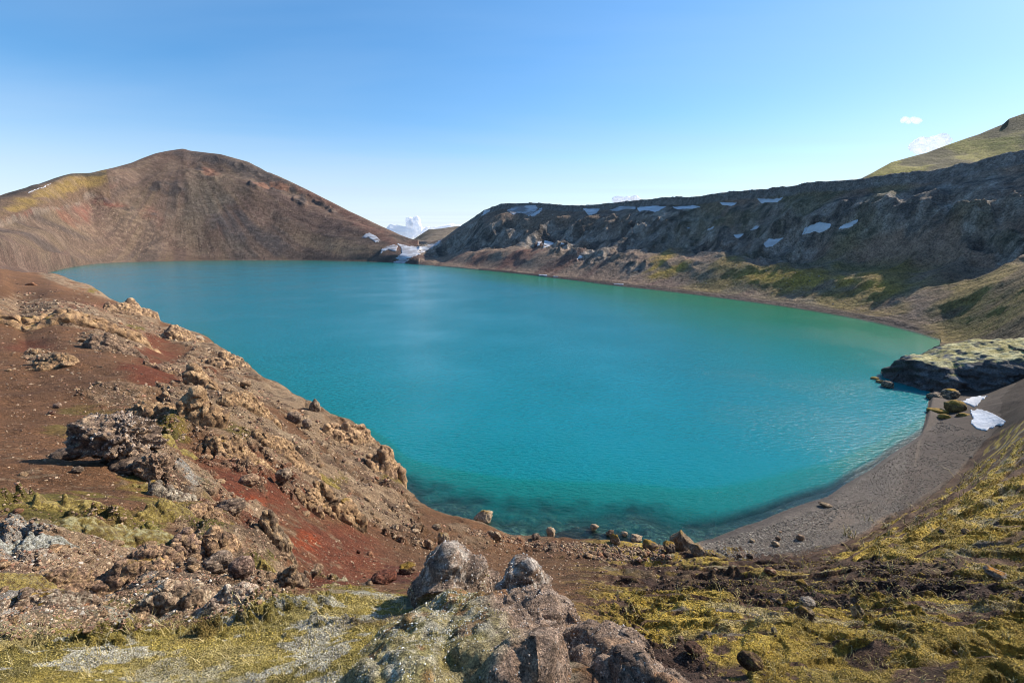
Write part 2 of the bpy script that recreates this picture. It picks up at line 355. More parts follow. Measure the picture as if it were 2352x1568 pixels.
# colour blobs in the layout frame, edges broken up by world noise
WN1 = fbm(X, Y, 6.0, 3, 11); 
pxs = np.clip(RR*.0, 0, 1)
def blob(cx, cy, rx, ry, ang=0, soft=.6, wob=.45, lam=None):
    c, s = cos(radians(ang)), sin(radians(ang))
    u = ((PX-cx)*c+(PY-cy)*s)/rx; v = (-(PX-cx)*s+(PY-cy)*c)/ry
    d = np.sqrt(u*u+v*v)
    return d, lambda n: 1-sm(1-soft*.5, 1+soft*.5, d + n*wob)
LN = np.log(RR)
n_sc = fbm(AZ*14, LN*14, 1.0, 4, 21)      # breaks edges up at a similar scale everywhere
n_sf = fbm(AZ*70, LN*70, 1.0, 3, 25)
def mask(blobs, n=None, soft=.5, wob=1.0):
    m = np.zeros_like(Z); nn = n_sc*.7+n_sf*.5 if n is None else n
    for b in blobs:
        bx, by, rx, ry = b[:4]; an = radians(b[4]) if len(b) > 4 else 0; k = b[5] if len(b) > 5 else 1
        ex = 2.0*np.hypot(rx*cos(an), ry*sin(an)); ey = 2.0*np.hypot(rx*sin(an), ry*cos(an))
        w_ = np.nonzero((np.abs(PX-bx) < ex) & (np.abs(PY-by) < ey))
        u = ((PX[w_]-bx)*cos(an)+(PY[w_]-by)*sin(an))/rx; v = (-(PX[w_]-bx)*sin(an)+(PY[w_]-by)*cos(an))/ry
        m[w_] = np.maximum(m[w_], k*(1-sm(1-soft*.5, 1+soft*.5, np.sqrt(u*u+v*v)+nn[w_]*wob)))
    return m
def add(wt, f):
    m_ = np.abs(wt) > 1e-3
    dz[m_] += wt[m_]*f(X[m_], Y[m_])

# rocky parts of the left bank
rocky = mask([(180,730,190,28,8),(270,788,70,24,0),(110,835,50,16,10),(330,728,60,22,30),(430,778,70,22,25),(455,860,50,50,60),(450,960,60,90,80),(560,870,70,30,40),(650,930,100,30,30),
              (560,960,110,40,40),(740,985,110,35,35),(840,1060,110,50,50),(880,1130,80,60,50),(650,1040,120,50,35),(770,1110,120,45,35),(900,1180,80,30,40),(350,1060,60,40,40),(440,1160,90,60,50),
              (500,1240,60,60,60),(350,1320,330,90,10),(120,1400,200,80,0),(620,1250,36,110,-15),(540,1165,60,24,10),(300,930,90,24,0,.6),(720,1120,60,40,0),(500,1010,80,50,30,.8),(215,662,60,12,20),(130,640,60,10,25)]) * near
rocky = np.clip(rocky, 0, 1)
shore_rub = sm(1.2, .0, np.abs((RE-RR))/ (RE*.03+1.0)) * near * (AQ < ray(1600, 1250)[0])
sr2 = mask([(1250,1240,240,26,3),(1450,1250,200,24,2),(1120,1215,90,20,15)])*near
beachm = near * sm(ray(1575, 1268)[0], ray(1625, 1262)[0], AQ+.01*WN1) * sm(-1.0, 1.0, (RR-RB) + 2.2*WN1) * sm(ray(2340, 965)[0], ray(2250, 965)[0], AQ+.01*WN1)
slopem = np.clip(sm(ray(1250, 1400)[0], ray(1500, 1400)[0], AQ), 0, 1)*near*(1-beachm)

nA_ = fbm(X, Y, 10, 4, 111)
# displacement ------------------------------------------------------------
dz = np.zeros_like(Z)
edgefade = np.ones_like(Z)
nearw = near*(1-.9*beachm)
dz += nearw*(1-.6*slopem)*fbm(X, Y, 14, 1, 31)*1.6*sm(12, 40, RR)
for lam, amp, sd in ((5, .50, 32), (2.1, .30, 33), (.9, .15, 34), (.4, .075, 35), (.17, .036, 36), (.07, .016, 37), (.035, .008, 38)):
    add(nearw*fade(lam)*sm(lam*1.2, lam*4, RR)*amp*(1+1.2*rocky), lambda x, y: vn2(*rot(x/lam, y/lam, .4*sd), sd))
# lumps of lava on rocky parts
for lam, amp, sd in ((3.4, .75, 41), (1.5, .50, 42), (.7, .24, 43), (.33, .11, 44), (.15, .05, 45), (.07, .022, 46)):
    def lump(x, y):
        x = x/lam; y = y/lam
        wv = worley(x+.6*vn2(x*1.3, y*1.3, sd+5), y+.6*vn2(x*1.3+9, y*1.3, sd), sd)
        return np.sqrt(np.clip(1-wv*wv*1.6, 0, 1))-.45
    add(near*np.clip(rocky+.8*sr2*(lam < 2), 0, 1)*fade(lam*.6)*sm(lam*5, lam*12, RR)*amp, lump)
# terracettes on the right-hand slope: steps along the contour
tw = Z + 1.3*fbm(X, Y, 9, 3, 51) + .25*fbm(X, Y, 1.6, 2, 52)
per = np.interp(RR, [3, 12, 40, 90], [.42, .75, 1.5, 2.4])
ph = tw/.9
ph = np.where(RR < 14, tw/.55, tw/1.25)
def terr(step):
    q = tw/step; fr = q-np.floor(q)
    return (np.where(fr < .62, fr*.45, .279+(fr-.62)*1.897) - fr)*step, fr
t1, fr1 = terr(.55); t2, fr2 = terr(1.35)
kf = sm(11, 17, RR)
tstep = t1*(1-kf)+t2*kf
frac = np.where(kf < .5, fr1, fr2)
patch_t = sm(-.25, .2, fbm(X, Y, 7, 3, 55)+.15)
dz += slopem*tstep*(.5+.5*patch_t)*1.9*sm(2, 4, RR)*sm(75, 40, RR)
dz += slopem*fade(1.2)*.20*vn2(X/1.3, Y/.9, 57)*sm(3, 6, RR)
sn_ = fbm(AZ*11+.6*nA_, Z*np.interp(RR, [4, 12, 30, 80], [2.2, 1.5, .8, .5]), 1, 4, 125, .6)
dz += slopem*sm(.0, .12, sn_)*np.interp(RR, [2, 5, 15, 50], [.03, .06, .14, .28])*sm(95, 60, RR)
for lam, amp in ((.8, .055), (.35, .035), (.15, .02)): add(slopem*fade(lam)*sm(lam*3, lam*8, RR)*amp, lambda x, y: .5-2*np.abs(vn2(x/lam, y/lam, 59)))
# bare soil gullies lower centre-right
gully = mask([(1330,1450,170,90,28),(1500,1510,330,55,22),(1620,1340,430,20,3),(1450,1320,170,24,0),(1900,1290,330,18,2),(1500,1600,420,60,15),(2050,1345,330,14,2),(1830,1380,190,12,4)], soft=.6)*slopem
dz -= gully*.25*sm(2.5, 5, RR)*np.abs(fbm(X, Y, 1.4, 3, 58))*2
# beach: almost smooth, fine pebbly roughness
dz += near*beachm*fbm(X, Y, 6, 2, 61)*.18
for lam, amp in ((.9, .05), (.4, .02)):
    dz += near*beachm*fade(lam)*amp*vn2(X/lam, Y/lam, 62)
# keep the land above the water at its edge
se = np.clip((RE-RR)/(2+.02*RE), 0, 1)
dz = np.where(near & lakez.any(0)[None, :] & (Z < 5), dz*np.clip(Z/2.2, .12, 1), dz)
# lake bed
bedn = fbm(X, Y, 4, 3, 71)
slabs = np.clip(1-worley(X/3.0+.5*bedn, Y/2.4, 72)*1.8, 0, 1)
dz += lakez*(RR-RE < 60)*(bedn*.5 + slabs*.4*fade(2))*np.clip(-Z/.6, 0, 1)*(AQ < ray(1640, 1250)[0])
# hill (left)
cxp, cyp = float(CR[np.argmin(abs(CR[:, 0]-ray(421, 342)[0])), 1]), 0
apx = 1438*sin(ray(421, 342)[0]); apy = 1438*cos(ray(421, 342)[0])
fa = np.arctan2(X-apx, apy-Y); fd = np.hypot(X-apx, Y-apy)
hfrac = np.clip(Z/np.maximum(ZC, 5), 0, 1)
hw = hillm*np.clip(np.minimum((RR-RFS)/40, (RC-RR)/60), 0, 1)
st = fbm(fa*26, fd/260, 1.0, 4, 81, .6)
st = st*sm(60, 320, fd)
dz += hw*(st*1.1 + fbm(X, Y, 60, 3, 83)*5)
for lam, amp in ((16, 1.2), (7, .7)): dz += hw*fade(lam)*amp*vn2(X/lam, Y/lam, 84)
# outcrops high on the hill
hrock = mask([(470,392,34,16,15),(455,380,22,8,0),(400,432,30,14,-10),(375,428,40,10,-15),(540,378,60,8,18),(600,398,50,10,25),(660,425,40,8,32),(625,428,26,8,15),(690,460,14,10,40),(585,425,16,7,20),(745,470,40,6,35),(240,465,24,5,5),(300,482,30,5,8),(345,490,22,4,12)], soft=.5)*hillm
for lam, amp in ((18, 9.), (9, 5.), (4.5, 2.6)):
    add(hrock*np.clip((RC-RR)/25, 0, 1)*fade(lam)*amp*1.0, lambda x, y: 1.0-2.4*np.abs(vn2(*rot(x/lam, y/lam, lam), 85)))
ledr0 = np.interp(AQ, LEDGE[:, 0], LEDGE[:, 1])
dz += hillm*(AQ < az_le+.02)*np.exp(-((RR-ledr0-5)/7.)**2)*(1.5+3.5*vn2(AZ*160, LN*0, 88)+2*vn2(AZ*420, LN*30, 89))
# crater wall (right): buttresses and gullies running down the fall line
sx = -.52*X+.85*Y
ww = wallm*np.clip((RR-RFS)/(.28*(RC-RFS)), 0, 1)*np.clip((RC-5-RR)/(.22*(RC-RFS)), 0, 1)
tt = np.clip((RR-RFS)/np.maximum(RC-RFS, 1), 0, 1)
wsx = sx + 14*fbm(X, Y, 60, 2, 90)
but = 1-2*np.abs(vn2(wsx/52, tt*1.3, 91))*2
but2 = 1-2*np.abs(vn2(wsx/21, tt*2.2, 92))*2
upper = sm(.30, .55, tt)*sm(1.0, .80, tt)
farw = sm(ray(2250, 600)[0], ray(1900, 600)[0], AQ)
dz += ww*(upper*((but-.75)*9.0*(.55+.45*farw)+(but2-.5)*3.8) + fbm(X, Y, 30, 3, 93)*2.5)
crag = sm(.0, .25, fbm(X, Y, 70, 2, 94)+.08)*upper*wallm
crag = np.maximum(crag, mask([(1200,530,110,22,0),(1090,530,50,28,-30),(1330,560,120,40,20),(1560,510,150,40,5),(1800,490,120,40,0),(2010,500,140,50,0),(2220,455,160,50,-10),(2250,520,60,22,0),(2340,545,40,25,0)])*wallm)
for lam, amp in ((22, 4.5), (11, 3.6), (5.5, 2.4), (2.6, 1.2)):
    add(ww*(.22+crag)*fade(lam)*amp, lambda x, y: .5-2.4*np.abs(vn2(*rot(x/lam+.5*vn2(x/lam/2, y/lam/2, 96), y/lam, lam), 95)))
for lam, amp in ((12, 1.0), (5, .55), (2.2, .25)): add(ww*fade(lam)*amp, lambda x, y: vn2(x/lam, y/lam, 98))
# jagged basalt band just under the rim, small unevenness of the rim itself
dz += wallm*np.exp(-((RR-RC+2)/4.)**2)*(vn2(sx/6, tt*0, 99)*1.8+vn2(sx/2.5, tt*0, 100)*.9)
# knobs on the wall near the right edge (they catch the sun)
kn = mask([(2235,500,52,16,-6),(2320,520,30,14,0)], soft=.9, wob=.4)*wallm
dz += kn*4
Z = Z+dz
Z = np.where(near & (AQ < ray(2170, 955)[0]) & (AQ > FS[3, 0]), np.maximum(Z, .04), Z)
Z = np.where(far, np.maximum(Z, .03), Z)
Z = np.where(lakez, np.minimum(Z, -.05), Z)
TT = (HC-Z)/RR

_lnR = np.log(R)
def ground(x, y):
    """terrain height at world x, y"""
    x = np.asarray(x, float); y = np.asarray(y, float)
    a = np.arctan2(x, y); l = np.log(np.maximum(np.hypot(x, y), R[0]))
    j = np.clip(np.searchsorted(az_all, a)-1, 0, NA-2); i = np.clip(np.searchsorted(_lnR, l)-1, 0, NR-2)
    fa_ = np.clip((a-az_all[j])/(az_all[j+1]-az_all[j]), 0, 1); fr_ = np.clip((l-_lnR[i])/(_lnR[i+1]-_lnR[i]), 0, 1)
    return (Z[i, j]*(1-fa_)+Z[i, j+1]*fa_)*(1-fr_)+(Z[i+1, j]*(1-fa_)+Z[i+1, j+1]*fa_)*fr_
def pick(px, py, rmin=1.0):
    """first land point seen at a pixel of the layout frame"""
    a, t = ray(px, py)
    j = int(np.clip(np.searchsorted(az_all, a), 1, NA-1)); i0 = np.searchsorted(R, rmin)
    col = TT[i0:, j]; k = int(np.argmax(col <= t))
    if col[k] > t: return None
    if k == 0: r = R[i0]
    else:
        f = (col[k-1]-t)/max(col[k-1]-col[k], 1e-9); r = R[i0+k-1]+(R[i0+k]-R[i0+k-1])*f
    return np.array([r*sin(a), r*cos(a), HC-r*float(t)])

# ------------------------------------------------------------------ albedo
def C_(r, g, b): return np.array([r, g, b], float)
col = np.zeros(Z.shape+(3,)); 
def put(m, c, k=1.0):
    global col
    m = np.clip(m*k, 0, 1)[..., None]; col = col*(1-m)+np.asarray(c)*m
soil = C_(.185, .092, .045); red = C_(.20, .055, .028); rockc = C_(.37, .255, .155); dark = C_(.055, .032, .024)
mossy = C_(.25, .175, .04); olive = C_(.145, .125, .035); grey = C_(.40, .385, .35); gravel = C_(.098, .08, .066); straw = C_(.36, .29, .12)
nA = fbm(X, Y, 10, 4, 111); nB = fbm(X, Y, 2.2, 4, 112); nC = fbm(X, Y, .45, 3, 113)*fade(.3)
nS = n_sc; nF = n_sf
# near bank
col[:] = soil
put(sm(-.3, .4, nA+.3*nB), soil*1.35); put(sm(.05, .35, nB), C_(.19, .10, .055), .7)
bank = near*(1-slopem)
put(mask([(160,705,90,10,3),(300,780,130,30,20),(360,870,60,30,0),(420,880,90,40,20),(560,1130,120,60,20),(620,1120,130,50,25),(560,1150,90,22,8),(760,1260,140,60,10),(560,1050,60,30,20,.7),(60,800,60,14,0,.7),(800,1290,120,50,10),(760,1340,90,18,0),(600,1200,60,30,0)], soft=1.0)*bank, red, .85)
put(mask([(570,1150,70,16,8),(500,1180,30,16,0),(690,1240,40,20,10)], soft=1.0)*bank, C_(.36, .075, .025), .8)
put(rocky*sm(-.35, .15, nB+nC+.25), rockc, .9)
put(rocky*sm(.1, .4, nB*.6+nC), C_(.44, .32, .20), .7); put(rocky*sm(.05, .3, fbm(X, Y, 1.2, 4, 114)), C_(.12, .075, .05), .7)
put(sr2*sm(-.2, .2, nB), rockc*.75, .7)
put(near*(1-slopem)*(1-rocky)*sm(.18, .32, nC*.8+nF*.35), rockc*.8, .7)     # pale grit
# yellow moss on the bank
mo = mask([(390,1010,60,22,8),(330,1000,40,12,0),(180,1005,60,12,0,.6),(330,1130,60,30,10),(400,1160,70,30,25),(470,1190,60,40,40),(150,1150,130,16,-6),(60,1165,70,14,0),(180,1195,190,22,4),(330,1215,50,20,20),(60,1240,100,20,0,.7),(310,758,22,7,10),(600,1290,40,22,0),(520,1010,60,14,20,.7),(760,1108,30,12,10),(900,1100,20,25,60,.8),(545,845,15,5,0),(215,667,14,4,0),(560,1000,70,16,20,.5),(240,960,80,10,0,.6)], soft=.5)*bank
put(mo*sm(-.3, .05, nB+nC+.1), mossy, .95); put(mo*sm(.0, .3, nB), olive, .7)
# grey lichen / stony field at bottom left
gl = mask([(100,1260,170,30,-6),(60,1320,110,30,-10),(130,1390,170,26,-8),(60,1470,120,40,0),(420,1400,260,40,0,.7),(410,1115,50,20,30),(250,1340,180,60,0,.6),(80,1250,110,16,0)], soft=.8)*bank
put(gl*sm(-.05, .25, nB+.5*nC), grey, .75); put(gl*sm(.1, .35, -nB), C_(.30, .22, .18), .7)
# foreground moss carpet
fm = np.maximum(sm(5.6, 4.6, RR+nA*2)*sm(.2, .05, AQ+.15*nB), mask([(560,1490,420,110,0),(800,1400,200,45,0),(300,1520,350,60,0),(1000,1520,260,90,0)], soft=.4)*bank)*bank
put(fm, C_(.20, .16, .045)); put(fm*sm(-.1, .25, nB+nC*.6), C_(.33, .25, .06), .9); put(fm*sm(.02, .2, fbm(X, Y, .30, 4, 115, .7)), C_(.46, .44, .38), .8)
put(fm*sm(.15, .4, -fbm(X, Y, .9, 3, 116)), C_(.13, .08, .035), .7); put(fm*sm(.15, .3, fbm(X, Y, .8, 3, 117)), straw, .5)
# brown slope in the middle
put(mask([(1150,1300,240,45,4),(1000,1260,110,40,10),(1350,1290,200,30,2)], soft=.8)*bank, C_(.175, .095, .05), .6)
put(mask([(900,1325,60,18,0),(860,1335,40,10,0)])*bank, C_(.13, .04, .03), .8)
# right-hand slope
put(slopem, C_(.12, .068, .042))
stripe = sm(.60, .46, frac+.45*nB+.2*nC)
mossw = np.clip(.12+.9*sm(-.25, .25, fbm(X, Y, 8, 3, 121)+.1) + .5*mask([(2100,1480,400,120,0),(2250,1380,260,60,0),(1550,1380,180,30,10),(1700,1430,240,30,12),(2250,1170,180,60,-20),(2200,1250,250,30,-4),(2320,1060,80,80,0)], soft=1), 0, 1)
mossw *= 1-np.clip(1.1*gully, 0, 1)
mossw *= 1-.9*mask([(1900,1300,420,22,0),(1750,1320,260,26,0),(1400,1310,230,30,0),(2200,1060,60,100,30),(2130,1150,90,26,-35),(1950,1240,110,20,-25)], soft=.7)
gm = slopem*sm(-.02, .09, sn_+(mossw-.42)*.55+.18*nC)
put(gm*np.clip(stripe+.15*sm(0, .3, nB), 0, 1), C_(.34, .235, .045), .95)
put(gm*stripe*sm(-.05, .3, nB+nC*.5), C_(.56, .39, .075), .9)
put(gm*stripe*sm(.2, .4, -nB+.3*nC), C_(.22, .165, .045), .6)
put(gm*sm(.22, .38, fbm(X, Y, 1.1, 3, 123)+.1*(RR < 20)), grey*.85, .45)
put(slopem*gully, C_(.068, .038, .028), .9)
put(slopem*(1-mossw)*sm(.1, .3, nB+nC*.6), C_(.15, .095, .055), .6)
# beach
put(beachm*near, gravel); put(beachm*near*mask([(1900,1200,150,22,-24),(2090,1110,90,20,-38),(1820,1235,120,16,-20,.6)], soft=.9), C_(.115, .088, .068), .9)
put(beachm*near*sm(.08, .3, nC+nF*.3), C_(.17, .145, .12), .6)
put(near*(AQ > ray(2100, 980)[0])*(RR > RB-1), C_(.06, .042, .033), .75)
put(near*sm(ray(2225, 930)[0], ray(2275, 930)[0], AQ+.01*WN1)*sm(-4, 2, RR-RB), C_(.042, .029, .022), .95)  # deep shadow right of the snow patches, painted into the ground colour
wet = near*beachm*sm(.35, .05, Z); put(wet, C_(.045, .038, .036), .7)
# lake bed
put(lakez, C_(.28, .25, .18)); put(lakez*sm(.0, .3, slabs), C_(.42, .36, .26), .7)
put(lakez*(RR > RE+60), C_(.10, .08, .06))
put(lakez*mask([(1330,1225,50,12,-8),(1420,1232,60,10,0),(960,1150,30,30,30)]), C_(.22, .05, .04), .8)
# left hill
hb_ = C_(.15, .098, .07)
put(hillm, hb_)
put(hillm*sm(-.1, .35, st), C_(.10, .072, .058), .85); put(hillm*sm(-.05, .3, -fbm(fa*40, fd/200, 1, 3, 131)), C_(.20, .135, .08), .5)
put(hillm*sm(-.05, .4, fbm(X, Y, 140, 3, 132)), C_(.17, .10, .075), .5)
put(hillm*mask([(540,520,70,50,60),(430,460,40,60,70,.7),(610,540,60,40,30,.8),(480,365,70,14,10),(560,390,60,14,20)], soft=.9)*sm(-.25, .15, st+.1), C_(.075, .065, .062), .8)
put(hillm*mask([(440,530,60,40,60),(480,440,50,40,60),(520,560,60,20,10,.6),(800,570,70,16,5)], soft=1.2), C_(.21, .155, .10), .5)
put(hillm*mask([(120,470,120,7,-18),(60,488,80,8,-10),(190,492,22,22,40),(250,470,40,8,8),(150,500,30,10,40,.8),(430,475,20,18,60,.7),(350,500,30,20,40,.5)], soft=1)*sm(-.3, .2, nS+.1), C_(.23, .075, .05), .6)
put(hillm*hrock*sm(-.4, .1, nF), C_(.075, .06, .054), .9)
put(hillm*mask([(480,392,24,9,15),(640,428,22,6,15),(600,425,20,5,15)]), C_(.27, .13, .08), .8)
put(hillm*mask([(290,510,130,50,25),(250,540,160,30,10,.7),(280,430,40,30,60,.8)], soft=1)*sm(.1, .3, fbm(AZ*240, LN*240, 1, 2, 133)), C_(.28, .19, .125), .6)
ledr = np.interp(AQ, LEDGE[:, 0], LEDGE[:, 1]); ledm = hillm*(AQ < az_le+.02)
put(ledm*sm(6, 3, np.abs(RR-ledr-2))*sm(-.3, .15, n_sf), C_(.22, .165, .125), .85)
outer = hillm*(AQ < ray(250, 420)[0])*(RR > np.interp(AQ, LEDGE[:, 0], LEDGE[:, 1])+6)
put(outer, C_(.15, .095, .06), .9)
put(outer*mask([(150,430,120,22,-22),(190,415,60,14,-15),(90,455,90,12,-22)], soft=.9)*sm(-.35, .1, vn2(PX/70+PY/9, PY/14-PX/60, 134)+.1), C_(.27, .175, .05), .75)
put(outer*mask([(120,412,120,7,-20),(190,400,60,5,0)], soft=.7), C_(.07, .06, .05), .8)
put(hillm*(RR < np.interp(AQ, SPUR[:, 0], SPUR[:, 1], right=0)+20), C_(.15, .092, .068), .9)
put(hillm*mask([(880,545,90,12,28),(760,470,90,8,28),(960,556,40,6,0)], soft=.8), C_(.17, .085, .06), .7)
put(hillm*sm(.2, .38, fbm(X, Y, 14, 2, 135)), C_(.26, .18, .13), .3)
# crater wall
put(wallm, C_(.33, .225, .16))
stw = fbm(wsx/16, tt*1.5, 1, 4, 141, .6)
put(wallm*sm(-.1, .35, stw), C_(.22, .16, .125), .8)
put(wallm*sm(.1, .4, stw)*(tt < .55)*farw, C_(.22, .11, .085), .5)
put(wallm*crag, C_(.23, .205, .175), .75)
put(wallm*crag*sm(.05, .25, nF), C_(.40, .35, .30), .7); put(wallm*crag*sm(.05, .3, -nF+.3*stw), C_(.08, .072, .068), .7)
put(wallm*mask([(1300,500,190,22,3),(1180,490,90,14,0),(1420,505,80,18,0),(1500,515,50,14,0)], soft=.9)*sm(-.35, .1, nS), C_(.22, .165, .125), .8)
put(wallm*mask([(1290,610,60,10,-25),(1190,590,60,16,-35),(1100,595,30,14,-35)], soft=1), C_(.25, .11, .08), .6)
gw = sm(ray(1440, 620)[0], ray(1720, 620)[0], AQ)
lowt = sm(.62, .38, tt)
put(wallm*gw*sm(-.15, .3, fbm(X, Y, 34, 4, 142)), C_(.19, .17, .08), .55)
put(wallm*gw*lowt*sm(-.1, .32, fbm(X, Y, 22, 4, 143)), C_(.29, .205, .055), .7)
put(wallm*mask([(1510,600,50,14,-32),(1530,625,50,12,-20),(1770,640,60,14,0),(1870,645,110,22,6),(2000,620,40,20,-30),(1960,660,150,22,0),(2150,520,100,30,-40,.6),(2330,620,60,20,0,.4),(1850,560,60,20,0,.4),(2120,590,90,30,-30,.5)], soft=.9)*lowt*sm(-.35, .1, nS), C_(.44, .29, .05), .8)
put(wallm*sm(.962, .975, tt)*(1+0*tt), C_(.25, .235, .22), .9)
put(wallm*sm(.0, .02, (RR-RC)/RC), C_(.12, .11, .045), .9)
bandm = wallm*sm(10+5*nS, 6, RR-RFS)*(AQ > ray(1100, 620)[0]); put(bandm, C_(.095, .072, .065), .9)
put(wallm*(np.abs(RR-RFS-9.5) < 1.5)*(AQ > ray(1300, 620)[0]), C_(.045, .035, .03), .6)
put(wallm*kn, C_(.19, .175, .11), .4)
put(wallm*sm(ray(2080, 700)[0], ray(2200, 700)[0], AQ)*sm(.6, .3, tt), C_(.15, .105, .055), .8)
put(wallm*sm(ray(2080, 700)[0], ray(2200, 700)[0], AQ)*sm(.6, .3, tt)*sm(-.05, .25, nS), C_(.26, .19, .05), .7)

col[hillm] *= np.array([.80, .82, .84])
put((AQ > ray(2165, 950)[0])*sm(ray(2165, 930)[0], ray(2260, 930)[0], AQ)*sm(-2, 4, RR-RB)*sm(8, -6, RR-RFS+20), C_(.048, .033, .025), .9)  # shade of the right-edge hollow put into the albedo, across both zones
# ------------------------------------------------------------------ split the one height grid into its named stretches of land
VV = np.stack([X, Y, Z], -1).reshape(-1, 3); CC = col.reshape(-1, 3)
quads = gridq(NR, NA)
fi = quads[:, 0]
zf_ = zone.reshape(-1)[fi]; slf = slopem.reshape(-1)[fi]; bmf = beachm.reshape(-1)[fi]; azf = AQ.reshape(-1)[fi]
bottom = VV[fi, 2]
reg = np.where(zf_ == 1, 3, np.where(zf_ == 2, np.where(azf < az_sad, 4, 5), np.where(bmf > .5, 1, np.where(slf > .5, 2, 0))))

def sub(name, k, mat, label, cat):
    q = quads[reg == k]
    u, inv = np.unique(q, return_inverse=True)
    o = mesh_obj(name, VV[u], inv.reshape(-1, 4), mat, attrs={'Col': CC[u]})
    tag(o, label, cat, kind='structure'); return o
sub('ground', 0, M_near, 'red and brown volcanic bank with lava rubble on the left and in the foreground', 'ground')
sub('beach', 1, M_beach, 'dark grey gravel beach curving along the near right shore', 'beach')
sub('mossy_slope', 2, M_slope, 'mossy slope with dark soil terraces on the lower right', 'slope')
sub('lake_bed', 3, M_beach, 'stony lake bed seen through the shallow water', 'lake bed')
sub('hill', 4, M_far, 'tall brown volcanic hill rising behind the left end of the lake', 'hill')
sub('crater_slope', 5, M_cliff, 'long shaded crater slope with scree and crags along the right shore', 'slope')

# ------------------------------------------------------------------ water
ja = np.where((az_all > FS[3, 0]-.03) & (az_all < radians(52)))[0][::3]; ia = np.arange(0, NR, 3)
ia = ia[(R[ia] > 30) & (R[ia] < 1150)]
zz = Z[np.ix_(ia, ja)]; xx = X[np.ix_(ia, ja)]; yy = Y[np.ix_(ia, ja)]
isl = lakez[np.ix_(ia, ja)]
qq = gridq(len(ia), len(ja)); keep = isl.reshape(-1)[qq].any(1)
# widen by two rings so the sheet runs in under the banks
km = keep.reshape(len(ia)-1, len(ja)-1)
for _ in range(2):
    k2 = km.copy(); k2[1:] |= km[:-1]; k2[:-1] |= km[1:]; k2[:, 1:] |= km[:, :-1]; k2[:, :-1] |= km[:, 1:]; km = k2
qq = qq[km.reshape(-1)]; u, inv = np.unique(qq, return_inverse=True)
wv_ = np.stack([xx, yy, np.zeros_like(xx)], -1).reshape(-1, 3)[u]
mw = bpy.data.materials.new('lake_water'); mw.use_nodes = True; t = mw.node_tree; n = t.nodes; l = t.links
b = n['Principled BSDF']; b.inputs['IOR'].default_value = 1.333; b.inputs['Roughness'].default_value = .11
at = n.new('ShaderNodeAttribute'); at.attribute_name = 'depth'
cr = n.new('ShaderNodeValToRGB'); e_ = cr.color_ramp.elements; e_[0].position = 0; e_[0].color = (.003, .13, .12, 1)
e_[1].position = 1; e_[1].color = (.0, .185, .24, 1); q_ = e_.new(.6); q_.color = (.0, .16, .15, 1)
dm = n.new('ShaderNodeMapRange'); dm.inputs[1].default_value = 0; dm.inputs[2].default_value = 11; l.new(at.outputs['Fac'], dm.inputs[0]); l.new(dm.outputs[0], cr.inputs[0])
sa = n.new('ShaderNodeAttribute'); sa.attribute_name = 'wall_reflection'; sx_ = n.new('ShaderNodeMix'); sx_.data_type = 'RGBA'
l.new(sa.outputs['Fac'], sx_.inputs['Factor']); l.new(cr.outputs[0], sx_.inputs[6]); sx_.inputs[7].default_value = (.0, .165, .068, 1); l.new(sx_.outputs[2], b.inputs['Base Color'])
g = n.new('ShaderNodeNewGeometry'); mpw = n.new('ShaderNodeMapping'); mpw.inputs['Rotation'].default_value = (0, 0, radians(-35)); mpw.inputs['Scale'].default_value = (1, 2.4, 1)
l.new(g.outputs['Position'], mpw.inputs[0])
w1 = n.new('ShaderNodeTexNoise'); w1.inputs['Scale'].default_value = .85; w1.inputs['Detail'].default_value = 4; w1.inputs['Roughness'].default_value = .6
l.new(mpw.outputs[0], w1.inputs[0])
w2 = n.new('ShaderNodeTexNoise'); w2.inputs['Scale'].default_value = .03; w2.inputs['Detail'].default_value = 3; l.new(g.outputs['Position'], w2.inputs[0])
ws = n.new('ShaderNodeMapRange'); ws.inputs[1].default_value = .35; ws.inputs[2].default_value = .65; ws.inputs[3].default_value = .45; ws.inputs[4].default_value = 1.0; l.new(w2.outputs[0], ws.inputs[0])
bp = n.new('ShaderNodeBump'); bp.inputs['Distance'].default_value = .35; l.new(ws.outputs[0], bp.inputs['Strength']); l.new(w1.outputs[0], bp.inputs['Height'])
l.new(bp.outputs[0], b.inputs['Normal'])
# shallow water: see-through, tinted, with the same glossy surface
tr = n.new('ShaderNodeBsdfTransparent'); tr.inputs[0].default_value = (.58, .90, .88, 1)
gl_ = n.new('ShaderNodeBsdfGlossy'); gl_.inputs['Roughness'].default_value = .13; l.new(bp.outputs[0], gl_.inputs['Normal'])
fr = n.new('ShaderNodeFresnel'); fr.inputs[0].default_value = 1.333; l.new(bp.outputs[0], fr.inputs['Normal'])
m1 = n.new('ShaderNodeMixShader'); l.new(fr.outputs[0], m1.inputs[0]); l.new(tr.outputs[0], m1.inputs[1]); l.new(gl_.outputs[0], m1.inputs[2])
dm2 = n.new('ShaderNodeMapRange'); dm2.interpolation_type = 'SMOOTHSTEP'; dm2.inputs[1].default_value = -.1; dm2.inputs[2].default_value = 2.0; l.new(at.outputs['Fac'], dm2.inputs[0])
m2 = n.new('ShaderNodeMixShader'); l.new(dm2.outputs[0], m2.inputs[0]); l.new(m1.outputs[0], m2.inputs[1]); l.new(b.outputs[0], m2.inputs[2])
l.new(m2.outputs[0], n['Material Output'].inputs[0])
rE_, rF_, aW_ = RE[np.ix_(ia, ja)], RFS[np.ix_(ia, ja)], AQ[np.ix_(ia, ja)]; kW = sm(az_sad-.1, .75, aW_)
uW = np.clip((rF_-RR[np.ix_(ia, ja)])/np.maximum(rF_-rE_, 1), 0, 1)+.12*fbm(xx, yy, 90, 3, 991)
